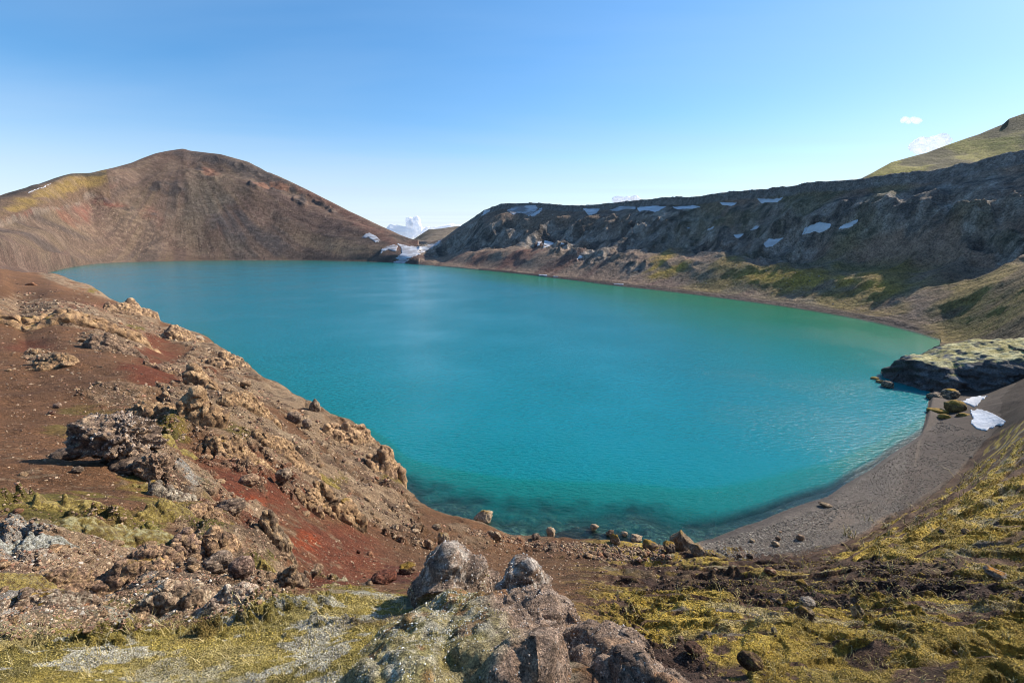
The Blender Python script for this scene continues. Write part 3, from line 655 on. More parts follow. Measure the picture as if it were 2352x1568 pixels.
wall_reflection = sm(.28+.75*kW, .0, uW)*sm(az_sad-.12, az_sad+.25, aW_)     # green painted into the water for the dark wall's reflection, right-hand shore
water = mesh_obj('water', wv_, inv.reshape(-1, 4), mw, attrs={'depth': -zz.reshape(-1)[u], 'wall_reflection': wall_reflection.reshape(-1)[u]})
tag(water, 'turquoise crater lake filling the basin', 'water', kind='structure')

# ------------------------------------------------------------------ hills beyond the rim
def backdrop(name, pts, zb, back, mat, colf, label, cat, seed, amp, kind='structure'):
    Lc = line(pts); az = np.arange(Lc[0, 0], Lc[-1, 0], .0016); nr = 160
    rc, zc_ = ev(Lc, az); kk = np.hanning(41); kk /= kk.sum(); rc = np.convolve(np.pad(rc, 20, 'reflect', reflect_type='odd'), kk, 'valid'); zsm = np.convolve(np.pad(zc_, 20, 'reflect', reflect_type='odd'), kk, 'valid')
    s = np.linspace(0, 1.7, nr)[:, None]
    r0 = rc*.72
    rg = r0+(rc-r0)*s
    f = np.where(s <= 1, s*.9+.1*s*s, 1-(s-1)*.9)
    z = zb+(zsm-zb)*f+(zc_-zsm)*np.exp(-((s-1)/.07)**2)
    x = rg*np.sin(az); y = rg*np.cos(az)
    lim = np.clip(np.abs(s-1)*6, 0.15, 1)
    z = z+lim*(fbm(x, y, 160, 4, seed)*amp + fbm(x, y, 30, 3, seed+3)*amp*.3)
    cl = colf(x, y, s+0*az)
    return tag(mesh_obj(name, np.stack([x, y, z], -1).reshape(-1, 3), gridq(nr, len(az)), mat, attrs={'Col': cl.reshape(-1, 3)}), label, cat, kind=kind)
def cf_m(x, y, s):
    a = sm(-.25, .25, fbm(x, y, 90, 4, 201))[..., None]; b2 = sm(.05, .3, fbm(x, y, 45, 4, 202))[..., None]
    return (C_(.085, .068, .04)*(1-a)+C_(.125, .105, .04)*a)*(1-b2)+C_(.24, .20, .045)*b2
def cf_h(x, y, s):
    a = sm(-.25, .25, fbm(x, y, 120, 4, 203))[..., None]
    return C_(.11, .09, .065)*(1-a)+C_(.16, .125, .09)*a
backdrop('mossy_mountain', [(1940,440,r_,700),(1977,410,r_,720),(2002,398,r_,740),(2048,372,r_,770),(2128,350,r_,800),(2178,331,r_,820),(2252,306,r_,850),(2304,284,r_,870),(2318,271,r_,875),(2352,260,r_,890),(2700,120,r_,1000)], 50, 0, M_far, cf_m, 'green mossy mountainside rising behind the rim at the right edge', 'mountain', 210, 7)
backdrop('distant_hill', [(880,575,r_,2100),(930,560,r_,2100),(952,548,r_,2100),(985,527,r_,2150),(1013,525,r_,2150),(1053,519,r_,2200),(1120,520,r_,2200),(1200,560,r_,2200)], 20, 0, M_far, cf_h, 'rounded olive brown hill far away in the gap above the lake', 'hill', 220, 10)

# ------------------------------------------------------------------ rocks
def ico(sub_):
    import bmesh
    bm = bmesh.new(); bmesh.ops.create_icosphere(bm, subdivisions=sub_, radius=1)
    v = np.array([x.co[:] for x in bm.verts]); f = np.array([[q.index for q in p.verts] for p in bm.faces]); bm.free(); return v, f
ICO = {k: ico(k) for k in (1, 2, 3, 4, 6)}
def rock_shape(sub_, seed, lump=.35, rough=.12, facet=0.0, scl=(1, 1, 1)):
    v, f = ICO[sub_]; v = v.copy(); o = seed*17.3
    p = v*np.array(scl)
    d = 1+.35*vn3(p[:, 0]*1.1+o, p[:, 1]*1.1, p[:, 2]*1.1, seed)*2*.6
    if facet:
        rs = np.random.default_rng(seed)
        for _ in range(13):
            nrm = rs.normal(size=3); nrm /= np.linalg.norm(nrm); c = rs.uniform(.38, .72)
            dd = v@nrm; d = np.where(dd*d > c, c/np.maximum(dd, .2), d)
    def rg(k, sd): return 1-4*np.abs(vn3(p[:, 0]*k+o, p[:, 1]*k, p[:, 2]*k, sd))
    if lump:
        d += lump*.42*rg(1.4, seed+3)
        if sub_ > 2: d += lump*.30*rg(2.9, seed+5)-lump*.12*sm(.42, .1, worley(p[:, 0]*3+o, p[:, 1]*3, seed+4, p[:, 2]*3))
        if sub_ > 3: d += lump*.17*rg(6.1, seed+6)-lump*.1*sm(.4, .1, worley(p[:, 0]*7+o, p[:, 1]*7, seed+4, p[:, 2]*7))
        if sub_ > 4: d += lump*.10*rg(14, seed+9)
    if rough:
        d += rough*.7*(vn3(p[:, 0]*7+o, p[:, 1]*7, p[:, 2]*7, seed+7)+.6*vn3(p[:, 0]*15+o, p[:, 1]*15, p[:, 2]*15, seed+8)+(.4*vn3(p[:, 0]*31+o, p[:, 1]*31, p[:, 2]*31, seed+8) if sub_ > 4 else 0))
    d = np.maximum(d, .25)
    return v*d[:, None], f
def rock_col(v, base, seed, moss=0, light=None, mosscol=None):
    n1 = vn3(v[:, 0]*3+seed, v[:, 1]*3, v[:, 2]*3, seed); n2 = vn3(v[:, 0]*9+seed, v[:, 1]*9, v[:, 2]*9, seed+1)
    c = np.tile(np.asarray(base, float), (len(v), 1))*(1+.5*n1+.4*n2)[:, None]
    if light is not None:
        k = sm(.05, .3, n2+.3*n1)[:, None]; c = c*(1-k)+np.asarray(light)*k
    if moss:
        k = sm(1-moss-.15, 1-moss+.15, v[:, 2]*.8+.25+n1*.5)[:, None]; c = c*(1-k)+(mossy if mosscol is None else mosscol)*k
    return np.clip(c, .01, .9)
def place_rock(px, py, wpx, hpx, label, seed, name='rock', cat='rock', sub_=4, lump=.35, facet=0.0, rough=.12, base=rockc, light=(.42, .35, .28), moss=0, mosscol=None, mat=None, at=None, sink=.18, depth=None, rotz=None, group=None, point=0, rmin=1.0, shear=0, smooth=True):
    """(px, py): where its foot meets the ground; size from the width it shows at that distance"""
    p = pick(px, py, rmin) if at is None else np.array(at)
    slant = max(1.0, p[1]*cP-(p[2]-HC)*sP)
    wm = wpx/F*slant/2; hm = hpx/F*slant
    dep = (depth or .85)
    v, f = rock_shape(sub_, seed, lump, rough, facet, (1, dep, max(.4, min(1.6, hm/2/wm))))
    if point: v[:, :2] *= (1-point*np.clip((v[:, 2]+.4)/1.5, 0, 1))[:, None]
    v = v/np.abs(v).max(0)
    c = rock_col(v, base, seed, moss, light, mosscol)
    v[:, 0] += shear*(v[:, 2]+1)*.5
    H_ = hm*.5*(1+sink)
    v = v*np.array([wm, wm*dep, H_]); 
    if rotz is None: rotz = -math.atan2(p[0], p[1])
    o = mesh_obj(name, v, f, mat or M_rock, smooth=smooth, attrs={'Col': c})
    o.location = (p[0], p[1]+wm*dep*.3, p[2]+H_-hm*sink); o.rotation_euler = (0, 0, rotz)
    return tag(o, label, cat, group)

DK = C_(.12, .095, .085)
big = place_rock(258, 1066, 188, 124, 'big dark lava boulder standing alone on the left bank beside yellow moss', 3, name='boulder', cat='boulder', sub_=6, lump=.55, facet=1, rough=.3, base=DK*1.5, light=(.48, .38, .30), depth=.75, sink=.1)
place_rock(352, 1100, 78, 62, 'lumpy tan lava rock just below the right end of the big boulder', 5, name='boulder', cat='boulder', sub_=6, lump=.45, base=C_(.22, .16, .13), light=(.46, .37, .29), sink=.15)
place_rock(300, 1080, 95, 30, 'low dark rock tucked under the front of the big boulder', 6, name='boulder', cat='boulder', sub_=4, lump=.45, base=DK, light=(.34, .27, .22), sink=.2)
place_rock(150, 1053, 75, 22, 'flat dark rock in the shadow left of the big boulder', 8, name='boulder', cat='boulder', sub_=4, base=DK, light=(.26, .2, .17), sink=.2)
# ---- named rocks (px, py of the foot, width px, height px)
PALE = C_(.36, .30, .24); GRB = C_(.20, .165, .13)
R_ = place_rock
R_(1110, 1197, 46, 34, 'pale angular rock standing in the water off the near shore', 11, name='boulder', cat='boulder', sub_=4, lump=.12, facet=1, base=PALE, light=(.45, .40, .33), moss=.1, at=(lambda a, t, r: (r*sin(a), r*cos(a), -.15))(*ray(1110, 1200), 30/ray(1110, 1200)[1]), sink=.12)
R_(1020, 1256, 30, 44, 'pale upright rock with a moss cap on the brown slope', 12, lump=.15, facet=1, base=PALE, light=(.5, .43, .35), moss=.2, point=.35)
R_(1568, 1266, 62, 56, 'pointed grey rock like a tooth at the end of the gravel beach', 13, name='boulder', cat='boulder', lump=.15, facet=1, base=GRB, light=(.3, .26, .21), moss=.05, point=.62)
R_(1540, 1268, 34, 24, 'dark mossy block leaning on the left foot of the pointed grey rock', 14, lump=.2, facet=1, base=DK, moss=.3)
R_(1605, 1272, 42, 24, 'yellow-mossed brown block at the right foot of the pointed grey rock', 15, lump=.2, facet=1, base=GRB, moss=.3)
R_(1128, 1229, 18, 13, 'small grey rock at the water edge behind a bigger brown one', 16, sub_=3, facet=1, lump=.15, base=PALE)
R_(1142, 1244, 27, 26, 'brown block of rock on the near shore below the pale rock in the water', 17, sub_=3, facet=1, lump=.15, base=GRB)
R_(1267, 1232, 25, 22, 'squarish pale grey rock at the near shoreline', 18, sub_=3, facet=1, lump=.15, base=PALE)
R_(1229, 1237, 26, 11, 'low dark flat rock half in the water at the near shore', 19, sub_=3, facet=1, lump=.15, base=DK)
R_(1364, 1214, 24, 16, 'tilted pale slab poking out of the reddish shallows', 20, sub_=3, facet=1, lump=.12, base=PALE, at=(lambda a, t, r: (r*sin(a), r*cos(a), -.1))(*ray(1364, 1216), 30/ray(1364, 1216)[1]))
R_(1400, 1232, 20, 17, 'dark shadowed rock at the water edge right of the shoreline rubble', 21, sub_=3, facet=1, base=DK)
R_(1413, 1250, 26, 24, 'mossy squat rock in the middle of the shoreline rubble', 22, sub_=3, facet=1, base=GRB, moss=.3)
R_(1436, 1227, 20, 12, 'small pale rock just off the rubble shore', 23, sub_=3, facet=1, base=PALE, at=(lambda a, t, r: (r*sin(a), r*cos(a), -.1))(*ray(1436, 1230), 30/ray(1436, 1230)[1]))
R_(1460, 1243, 32, 16, 'low pale flat rock with a dark front on the rubble shore', 24, sub_=3, facet=1, base=PALE)
R_(1497, 1262, 40, 22, 'wide dark rock half buried left of the pointed grey rock', 25, sub_=3, facet=1, base=DK, moss=.25)
R_(989, 1262, 26, 24, 'tan leaning rock beside the pale upright one', 26, sub_=3, facet=1, base=C_(.26, .19, .14))
R_(908, 1217, 18, 14, 'pale cream pointed stone on the red slope', 27, sub_=3, facet=1, base=C_(.42, .34, .26))
R_(952, 1224, 20, 10, 'pale cream flat stone on the brown slope', 28, sub_=3, facet=1, base=C_(.42, .34, .26))
R_(1002, 1216, 20, 13, 'brown lumpy stone above the pale upright rock', 29, sub_=3, base=GRB)
R_(1068, 1272, 15, 12, 'pinkish stone alone on the brown slope behind the lava spire', 30, sub_=3, facet=1, base=C_(.34, .22, .18))
R_(823, 1272, 11, 13, 'dark red stone alone on the red slope', 31, sub_=3, facet=1, base=C_(.13, .05, .04))
R_(723, 945, 28, 32, 'knobbly rock spike sticking up at the left shore edge', 32, sub_=4, base=C_(.20, .16, .13), point=.35)
R_(676, 972, 34, 28, 'rounded purple-grey rock on the left shore edge below the rock spike', 33, sub_=4, base=C_(.18, .14, .125))
R_(705, 984, 24, 24, 'smooth grey rock to the right of the rounded purple-grey one', 34, sub_=4, base=C_(.22, .18, .16))
R_(132, 937, 17, 13, 'grey stone alone on the brown cinder flat', 35, sub_=3, base=C_(.26, .19, .17))
R_(117, 952, 15, 10, 'dark red stone just below the grey one on the cinder flat', 36, sub_=3, base=C_(.10, .045, .04))
R_(178, 1086, 22, 16, 'dark cracked stone below the big boulder', 37, sub_=3, base=DK)
R_(450, 783, 42, 15, 'pale smooth slab of rock at the tip of the shore spit', 38, sub_=3, facet=1, lump=.1, base=C_(.36, .33, .29))
R_(530, 1180, 62, 34, 'dark jagged rock on the bright red cinder patch', 39, name='boulder', cat='boulder', lump=.45, base=DK*1.3, light=(.42, .34, .27))
R_(650, 1105, 38, 34, 'lumpy grey rock with yellow moss at its left foot', 40, lump=.45, base=C_(.22, .18, .15), light=(.42, .36, .30))
R_(570, 1115, 44, 26, 'tan knobbly rock in the middle of the red slope', 41, lump=.45, base=C_(.30, .21, .16), light=(.46, .37, .28))
R_(498, 1312, 66, 40, 'round cauliflower-like grey lava lump in the dark hollow', 42, name='boulder', cat='boulder', lump=.5, base=C_(.22, .18, .16), light=(.44, .38, .34))
R_(552, 1322, 56, 42, 'purple-brown rounded lava lump right of the cauliflower-like one', 43, name='boulder', cat='boulder', lump=.3, base=C_(.17, .12, .11), light=(.34, .27, .24))
R_(441, 1298, 20, 20, 'small smooth round stone left of the cauliflower-like lump', 44, sub_=3, base=C_(.26, .21, .18))
# right slope and beach
R_(1838, 1240, 16, 14, 'rounded brown stone, the largest lying on the gravel beach', 50, sub_=3, base=C_(.24, .18, .14))
R_(1781, 1252, 20, 9, 'pale flat slab on the gravel beach', 51, sub_=3, facet=1, base=C_(.40, .34, .26))
R_(1727, 1245, 13, 8, 'small pale slab at the left of the gravel beach', 52, sub_=3, facet=1, base=C_(.38, .32, .25))
R_(1787, 1240, 12, 9, 'dark brown stone just above the pale flat slab', 53, sub_=3, base=C_(.13, .09, .07))
R_(1699, 1280, 14, 10, 'dark stone at the inland edge of the beach, left of its twin', 54, sub_=3, base=DK)
R_(1723, 1280, 15, 10, 'dark stone at the inland edge of the beach, right of its twin', 55, sub_=3, base=DK)
R_(1900, 1163, 32, 7, 'long flat grey-brown slab lying near the beach waterline', 56, sub_=3, facet=1, base=C_(.15, .12, .09))
R_(2292, 1330, 56, 22, 'bluish grey rock with orange lichen on the right slope', 57, sub_=4, facet=1, lump=.2, base=C_(.17, .17, .18), moss=.12, mosscol=C_(.42, .20, .02))
R_(1852, 1392, 40, 20, 'flat bluish lichen-covered block at the left end of the mossy ledge', 58, sub_=4, facet=1, lump=.2, base=C_(.26, .26, .27))
R_(1788, 1388, 28, 14, 'dark mossy block left of the mossy ledge', 59, sub_=3, facet=1, base=DK, moss=.2)
R_(1846, 1420, 46, 36, 'square dark block forming the left end of the mossy ledge', 60, sub_=4, facet=1, lump=.15, base=C_(.13, .115, .09), moss=.2)
R_(1968, 1414, 30, 32, 'upright mossy grey rock in the middle of the mossy ledge', 61, sub_=4, facet=1, lump=.2, base=C_(.24, .22, .16), moss=.3, point=.4)
R_(1777, 1452, 13, 14, 'small pointed grey stone on yellow moss, lower right', 62, sub_=3, facet=1, base=C_(.26, .24, .22), point=.3)
R_(1843, 1350, 28, 20, 'mossy green-grey rock above the dark soil step', 63, sub_=3, facet=1, base=GRB, moss=.4)
R_(1770, 1316, 26, 12, 'reddish clod of earth on the dark soil above the moss', 64, sub_=3, base=C_(.14, .07, .05))
R_(1725, 1535, 56, 34, 'dark overgrown soil clod among the bare gullies at the bottom', 65, sub_=4, lump=.4, base=C_(.09, .06, .04), light=(.16, .13, .05))
R_(1596, 1500, 46, 18, 'dark red-brown soil block in the bare gully', 66, sub_=4, lump=.4, base=C_(.085, .05, .038), light=(.15, .09, .07))
R_(880, 1340, 60, 22, 'dark red crumbling soil mound behind the left lava spire', 67, name='soil_mound', cat='mound', sub_=4, lump=.4, base=C_(.13, .05, .035), light=(.22, .11, .08))
R_(935, 1315, 44, 18, 'dark soil mound with moss top left of the left lava spire', 68, name='soil_mound', cat='mound', sub_=4, lump=.4, base=C_(.11, .06, .04), moss=.3)
# headland boulders
def wl(px, py, z=-.2):
    a, t = ray(px, py); r = (HC-z)/t; return (float(r*sin(a)), float(r*cos(a)), z)
R_(2187, 912, 36, 22, 'dark boulder with an orange lichen spot under the headland', 70, name='boulder', cat='boulder', base=C_(.10, .09, .08), moss=.12, mosscol=C_(.4, .25, .03), at=wl(2187, 914, .3), lump=.2)
R_(2150, 918, 32, 17, 'low dark boulder at the water under the headland, leftmost of three', 71, name='boulder', cat='boulder', base=C_(.09, .085, .08), at=wl(2150, 920), lump=.2)
R_(2172, 918, 22, 16, 'dark boulder between two others under the headland', 72, name='boulder', cat='boulder', base=C_(.11, .10, .08), at=wl(2172, 921), lump=.2)
R_(2198, 944, 44, 28, 'large mossy brown boulder beside the upper snow patch', 73, name='boulder', cat='boulder', base=C_(.14, .11, .06), light=(.2, .16, .06), moss=.3, at=wl(2198, 947, .5), lump=.25)
R_(2218, 965, 32, 20, 'mossy boulder at the left edge of the lower snow patch', 74, name='boulder', cat='boulder', base=C_(.13, .10, .05), light=(.2, .16, .05), moss=.3, at=wl(2218, 967, .6), lump=.25)
R_(2155, 950, 40, 13, 'long yellow-mossed rock at the tip of the beach', 75, name='boulder', cat='boulder', base=C_(.12, .10, .05), moss=.6, at=wl(2157, 952, 0), lump=.3)
R_(2170, 964, 24, 15, 'bright yellow mossy rock nearest the water at the beach tip', 76, name='boulder', cat='boulder', base=C_(.12, .10, .05), moss=.65, at=wl(2170, 966, .1), lump=.3)
R_(2042, 890, 28, 18, 'dark rock at the tip of the headland', 77, name='boulder', cat='boulder', base=C_(.09, .085, .08), at=wl(2042, 892), lump=.2)
R_(2025, 880, 20, 9, 'low brown rock awash left of the headland tip', 78, base=C_(.13, .10, .06), moss=.2, at=wl(2025, 881), sub_=3)
R_(2011, 872, 18, 8, 'yellow-brown rock farthest out in the lake off the headland', 79, base=C_(.16, .12, .05), moss=.5, at=wl(2011, 873), sub_=3)

# ------------------------------------------------------------------ headland on the right shore
def polyd(x, y, P):
    best = np.full(x.shape, 1e9); sp_ = np.zeros(x.shape); acc = 0; sgn = np.zeros(x.shape)
    for (x0, y0), (x1, y1) in zip(P[:-1], P[1:]):
        dx_, dy_ = x1-x0, y1-y0; L2 = dx_*dx_+dy_*dy_
        t_ = np.clip(((x-x0)*dx_+(y-y0)*dy_)/L2, 0, 1)
        qx, qy = x-x0-t_*dx_, y-y0-t_*dy_; d_ = np.hypot(qx, qy); m_ = d_ < best
        best = np.where(m_, d_, best); sp_ = np.where(m_, acc+t_*math.sqrt(L2), sp_); sgn = np.where(m_, np.sign(dx_*(y-y0)-dy_*(x-x0)), sgn); acc += math.sqrt(L2)
    return best, sp_, sgn
def pol(r, adeg): return (r*sin(radians(adeg)), r*cos(radians(adeg)))
HP = [pol(134, 44.0), pol(138, 46), pol(143, 48), pol(148, 52), pol(152, 60)]
aa, rr_ = np.meshgrid(np.radians(np.arange(39.5, 58, .05)), np.arange(108, 172, .16))
hx = rr_*np.sin(aa); hy = rr_*np.cos(aa)
nz = fbm(hx, hy, 7, 3, 301)
dd, ss, sg = polyd(hx, hy, HP)
wid = np.interp(ss, [0, 8, 20, 40], [10, 13, 17, 20])+nz*4
top_ = np.interp(ss, [0, 4, 10, 18, 30, 50], [5.0, 6.6, 7.8, 9.0, 11.5, 15])
q = np.clip(dd/wid, 0, 1.3)
prof = np.where(sg < 0, sm(1.0, .55, q), sm(1.05, .45, q))
hz_ = -1.2+(top_+1.2)*prof*(1-.12*q*q)
hum = (1-worley(hx/4.5+nz, hy/3.0, 303))*.6 + (1-worley(hx/1.5, hy/1.2+nz, 304))*.22
hz_ = hz_+hum*prof*(hz_ > 0)+fbm(hx, hy, 3, 3, 305)*.7*prof
gx, gy = np.gradient(hz_, axis=0)/.16, np.gradient(hz_, axis=1)/(rr_*radians(.05))
# push the steep face in and out along its own normal
nd = fbm(hx+hz_*.7, hy+hz_, 3.2, 3, 306)*1.4+(.6-worley(hx/1.8+hz_*.5, hz_/1.5+hy*.3, 307))*1.3
steep = np.clip(np.hypot(gx, gy)-.6, 0, 1.2)
ln_ = np.sqrt(1+gx**2+gy**2)
hr = rr_-gx/ln_*nd*steep; ha = aa-gy/ln_*nd*steep/rr_
hx2 = hr*np.sin(ha); hy2 = hr*np.cos(ha)
mossm = sm(.9, .35, np.hypot(gx, gy)+.5*fbm(hx, hy, 2, 3, 308))[..., None]
n3 = sm(-.2, .3, fbm(hx, hy, 1.5, 3, 309))[..., None]
hc = C_(.085, .08, .078)*(1-mossm)+(C_(.32, .27, .10)*(1-n3)+C_(.48, .43, .22)*n3)*mossm
lic = sm(.1, .3, fbm(hx+hz_, hz_*1.3+hy*.4, 2, 3, 310))[..., None]*(1-mossm); hc = hc*(1-lic*.7)+C_(.2, .2, .2)*lic*.7
qd = gridq(*hx.shape); kp = (q.reshape(-1)[qd] < 1.1).any(1)
u, inv = np.unique(qd[kp], return_inverse=True)
M_head = ground_mat('headland_moss', ((.5, .2), (3, .4)), ((1.2, .5, .7), (5, .15, .8)))
head = mesh_obj('headland', np.stack([hx2, hy2, hz_], -1).reshape(-1, 3)[u], inv.reshape(-1, 4), M_head, attrs={'Col': hc.reshape(-1, 3)[u]})
tag(head, 'mossy rock headland with a dark undercut face jutting into the lake on the right', 'headland', kind='structure')

# ------------------------------------------------------------------ the twin lava spires in the foreground
gx_ = np.arange(-2.5, 2.4, .0125); gy_ = np.arange(.75, 5.1, .0125)
sxg, syg = np.meshgrid(gx_, gy_)
gz = ground(sxg, syg)
def at_px(px, py, r): a, t = ray(px, py); return float(r*sin(a)), float(r*cos(a)), float(HC-r*t)
p1 = at_px(1030, 1280, 3.95); p2 = at_px(1215, 1312, 3.85); p15 = at_px(1110, 1410, 3.7)
def cone(p, rad, pw, dirx=0, diry=0, ax=1, ay=1):
    ux, uy = sxg-p[0]-.10*vn2(sxg/.35, syg/.35, 320), syg-p[1]-.10*vn2(sxg/.35+5, syg/.35, 321)
    d_ = np.hypot(ux*ax, uy*ay)/rad
    return p[2]-(np.power(d_, pw))*1.0
wobn = vn2(sxg/.25, syg/.25, 325)*.09+vn2(sxg/.1, syg/.1, 326)*.05
nnr = fbm(sxg, syg, .4, 3, 327)
c1 = p1[2]+.09-.70*np.power(np.hypot((sxg-p1[0])*np.where(sxg < p1[0], 1.0, .86), (syg-p1[1])*.7)/.40, .88)-wobn*1.4
c2 = p2[2]+.08-.70*np.power(np.hypot((sxg-p2[0])*.95, (syg-p2[1])*.75)/.38, .9)-wobn*1.4
# low ridge running from the right spire down towards the lower right, and a moss-covered shoulder below the left one
rA = [(p2[0]-.1, p2[1]-.3), at_px(1330, 1470, 2.9)[:2], at_px(1480, 1575, 2.2)[:2]]
d3, s3, _ = polyd(sxg, syg, rA); c3 = gz+.13*(1-s3*.17)-np.power(d3/.5, 2)*.42-wobn
rB = [(p1[0]+.06, p1[1]-.2), at_px(1030, 1450, 2.9)[:2], at_px(900, 1600, 1.9)[:2]]
d4, s4, _ = polyd(sxg, syg, rB); c4 = gz+.13*(1-s4*.1)-np.power(d4/.62, 2)*.40-wobn*.6
d5, s5, _ = polyd(sxg, syg, [at_px(1090, 1450, 3.0)[:2], at_px(1150, 1590, 2.1)[:2]]); c5 = gz+.17-np.power(d5/.50, 2)*.32
def smax(a, b, k): h_ = np.clip(.5+.5*(a-b)/k, 0, 1); return b+(a-b)*h_+k*h_*(1-h_)
hh = smax(smax(c1, c2, .05), smax(smax(c3, c4, .08), c5, .05), .07)
body = smax(hh, gz-.03, .05)
over = hh-gz
rockw = np.clip(sm(.05, .0, body-smax(c1, c2, .05)) + sm(.3, .0, d3/1.0-.25), 0, 1)
rockw = np.maximum(sm(-.04, .05, smax(c1, c2, .05)-np.maximum(c4, c3)), sm(-.12, .02, np.maximum(c3, c5)-c4+.14*nnr))
X3, Y3, Z3 = sxg, syg, body
lump = np.zeros_like(body)
for lam, amp, sd in ((.34, .15, 331), (.16, .10, 332), (.075, .055, 333), (.036, .026, 334)):
    wq = worley(X3/lam+.3*vn2(X3/lam, Y3/lam, sd), Y3/lam, sd, Z3/lam)
    lump += amp*((.62-wq)*.5+(.55-2.4*np.abs(vn3(X3/lam*.8, Y3/lam*.8, Z3/lam*.8, sd+7)))*.9)
lump2 = .05*vn2(X3/.22, Y3/.22, 341)*2+.02*vn2(X3/.08, Y3/.08, 342)*2+.008*vn2(X3/.03, Y3/.03, 343)*2
PXs = project(X3, Y3, body)[0]
rockw = np.maximum(sm(-.04, .05, smax(c1, c2, .05)-np.maximum(c4, c3)), sm(1090, 1170, PXs+110*nnr)*(PXs > 1040))
disp = (lump*(.22+.78*rockw)+lump2*(1-rockw))*np.clip(over/.12+.3, 0, 1)
gyy, gxx = np.gradient(body, .0125)
gxx = np.clip(gxx, -3, 3); gyy = np.clip(gyy, -3, 3); ln_ = np.sqrt(1+gxx**2+gyy**2)
V_ = np.stack([X3-gxx/ln_*disp, Y3-gyy/ln_*disp, body+disp/ln_], -1)
nn1 = fbm(X3, Y3, .5, 4, 351); nn2 = vn3(X3/.05, Y3/.05, Z3/.05, 352)+.5*vn3(X3/.02, Y3/.02, Z3/.02, 353); nn3 = vn3(X3/.16, Y3/.16, Z3/.16, 354)
c = np.zeros(body.shape+(3,)); c[:] = C_(.29, .215, .165)
def cput(m_, cc, k=1.):
    global c
    m_ = np.clip(m_*k, 0, 1)[..., None]; c = c*(1-m_)+np.asarray(cc)*m_
cput(sm(.05, .4, nn2), C_(.33, .27, .23), .9); cput(sm(.05, .3, -nn2), C_(.12, .095, .085), .8)
cput(sm(.1, .3, nn3+.2*nn1)*sm(0, .6, X3+.3), C_(.40, .25, .15), .5)
tipd = np.minimum(np.sqrt((X3-p1[0])**2+(Y3-p1[1])**2+(body-p1[2])**2*.6), np.sqrt((X3-p2[0])**2+(Y3-p2[1])**2+(body-p2[2])**2*.6))
cput(rockw*sm(.42, .08, tipd)*sm(-.1, .2, nn2), C_(.55, .53, .50), .8)
mo_ = (1-rockw)
cput(mo_, C_(.24, .22, .10)); cput(mo_*sm(-.1, .25, nn1*.6+.9*nn2+.3*nn3), C_(.48, .47, .41), .65); cput(mo_*sm(.0, .3, nn3+.4*nn1), C_(.22, .18, .06), .7)
cput(sm(.30, .38, fbm(X3, Y3, .22, 3, 356))*(over > -.02), C_(.26, .13, .05), .6)
cput(sm(.34, .42, fbm(X3, Y3, .15, 3, 358))*mo_, C_(.26, .09, .04), .5)
qd = gridq(*body.shape); kp = ((over-.5*0+.06*nn1) > -.035).reshape(-1)[qd].all(1)
# only the connected footprint near the spires and ridges
kp &= (np.minimum(np.minimum(d3, d4), np.minimum(d5, np.hypot(sxg-p1[0], syg-p1[1])))).reshape(-1)[qd].max(1) < 1.1
u, inv = np.unique(qd[kp], return_inverse=True)
M_spire = ground_mat('lichen_rock', ((6, .25), (28, .55), (100, .6)), ((18, .05, .8), (60, .025, 1.0)))
spire = mesh_obj('lava_outcrop', V_.reshape(-1, 3)[u], inv.reshape(-1, 4), M_spire, attrs={'Col': c.reshape(-1, 3)[u]})
tag(spire, 'lichen-covered lava outcrop with two pointed spires in the near foreground', 'outcrop')
for (p, wd, ps, lb) in ((p1, .085, 71, 'golden moss cap on the left spire'), (p2, .06, 72, 'olive moss cap on the right spire')):
    v, f = rock_shape(3, ps, .25, .1); v = v/np.abs(v).max(0)*np.array([wd, wd*.8, .035])
    o = mesh_obj('moss_cap', v, f, M_moss, attrs={'Col': rock_col(v*10, C_(.34, .24, .03), ps)}, parent=spire)
    o.location = (p[0], p[1], p[2]+.0); o['label'] = lb

def crust(o, n, lo, hi, tones, seed, up=-.2, tonefn=None):
    """crumbs and lichen crust stuck over a rock, one mesh, a part of it"""
    me = o.data; V0 = np.zeros(len(me.vertices)*3, np.float32); me.vertices.foreach_get('co', V0); V0 = V0.reshape(-1, 3)
    Nn = np.zeros(len(me.vertices)*3, np.float32); me.vertices.foreach_get('normal', Nn); Nn = Nn.reshape(-1, 3)
    rg_ = np.random.default_rng(seed); idx = rg_.integers(0, len(V0), n*2); idx = idx[Nn[idx, 2] > up][:n]
    wob_ = vn3(V0[idx, 0]/hi/6, V0[idx, 1]/hi/6, V0[idx, 2]/hi/6, seed)
    keep_ = rg_.random(len(idx)) < np.clip(.55+2*wob_, .08, 1); idx = idx[keep_]; m_ = len(idx)
    bv, bf = ICO[1]; nb = len(bv); tv = bv[None]*(1+rg_.uniform(-.3, .3, (m_, nb, 1)))
    sz = lo*(hi/lo)**(rg_.random((m_, 1, 1))**2)*(np.clip(np.linalg.norm(V0[idx]-np.array([0, 0, HC]), axis=1)/4.4, .45, 1.1)[:, None, None] if tonefn is not None else 1); tv = tv*sz*rg_.uniform(.6, 1.2, (m_, 1, 3))+V0[idx][:, None, :]
    tones = np.array(tones); tc_ = tones[rg_.integers(0, len(tones), m_)] if tonefn is None else tonefn(V0[idx], rg_)
    cc = np.repeat(tc_*rg_.uniform(.7, 1.3, (m_, 1)), nb, 0)
    c_ = mesh_obj('lichen_crust', tv.reshape(-1, 3), (bf[None]+np.arange(m_)[:, None, None]*nb).reshape(-1, 3), M_stone, smooth=False, attrs={'Col': np.clip(cc, 0, .8)}, parent=o)
    c_['label'] = 'pale gritty lichen crust over the rock'
    return c_
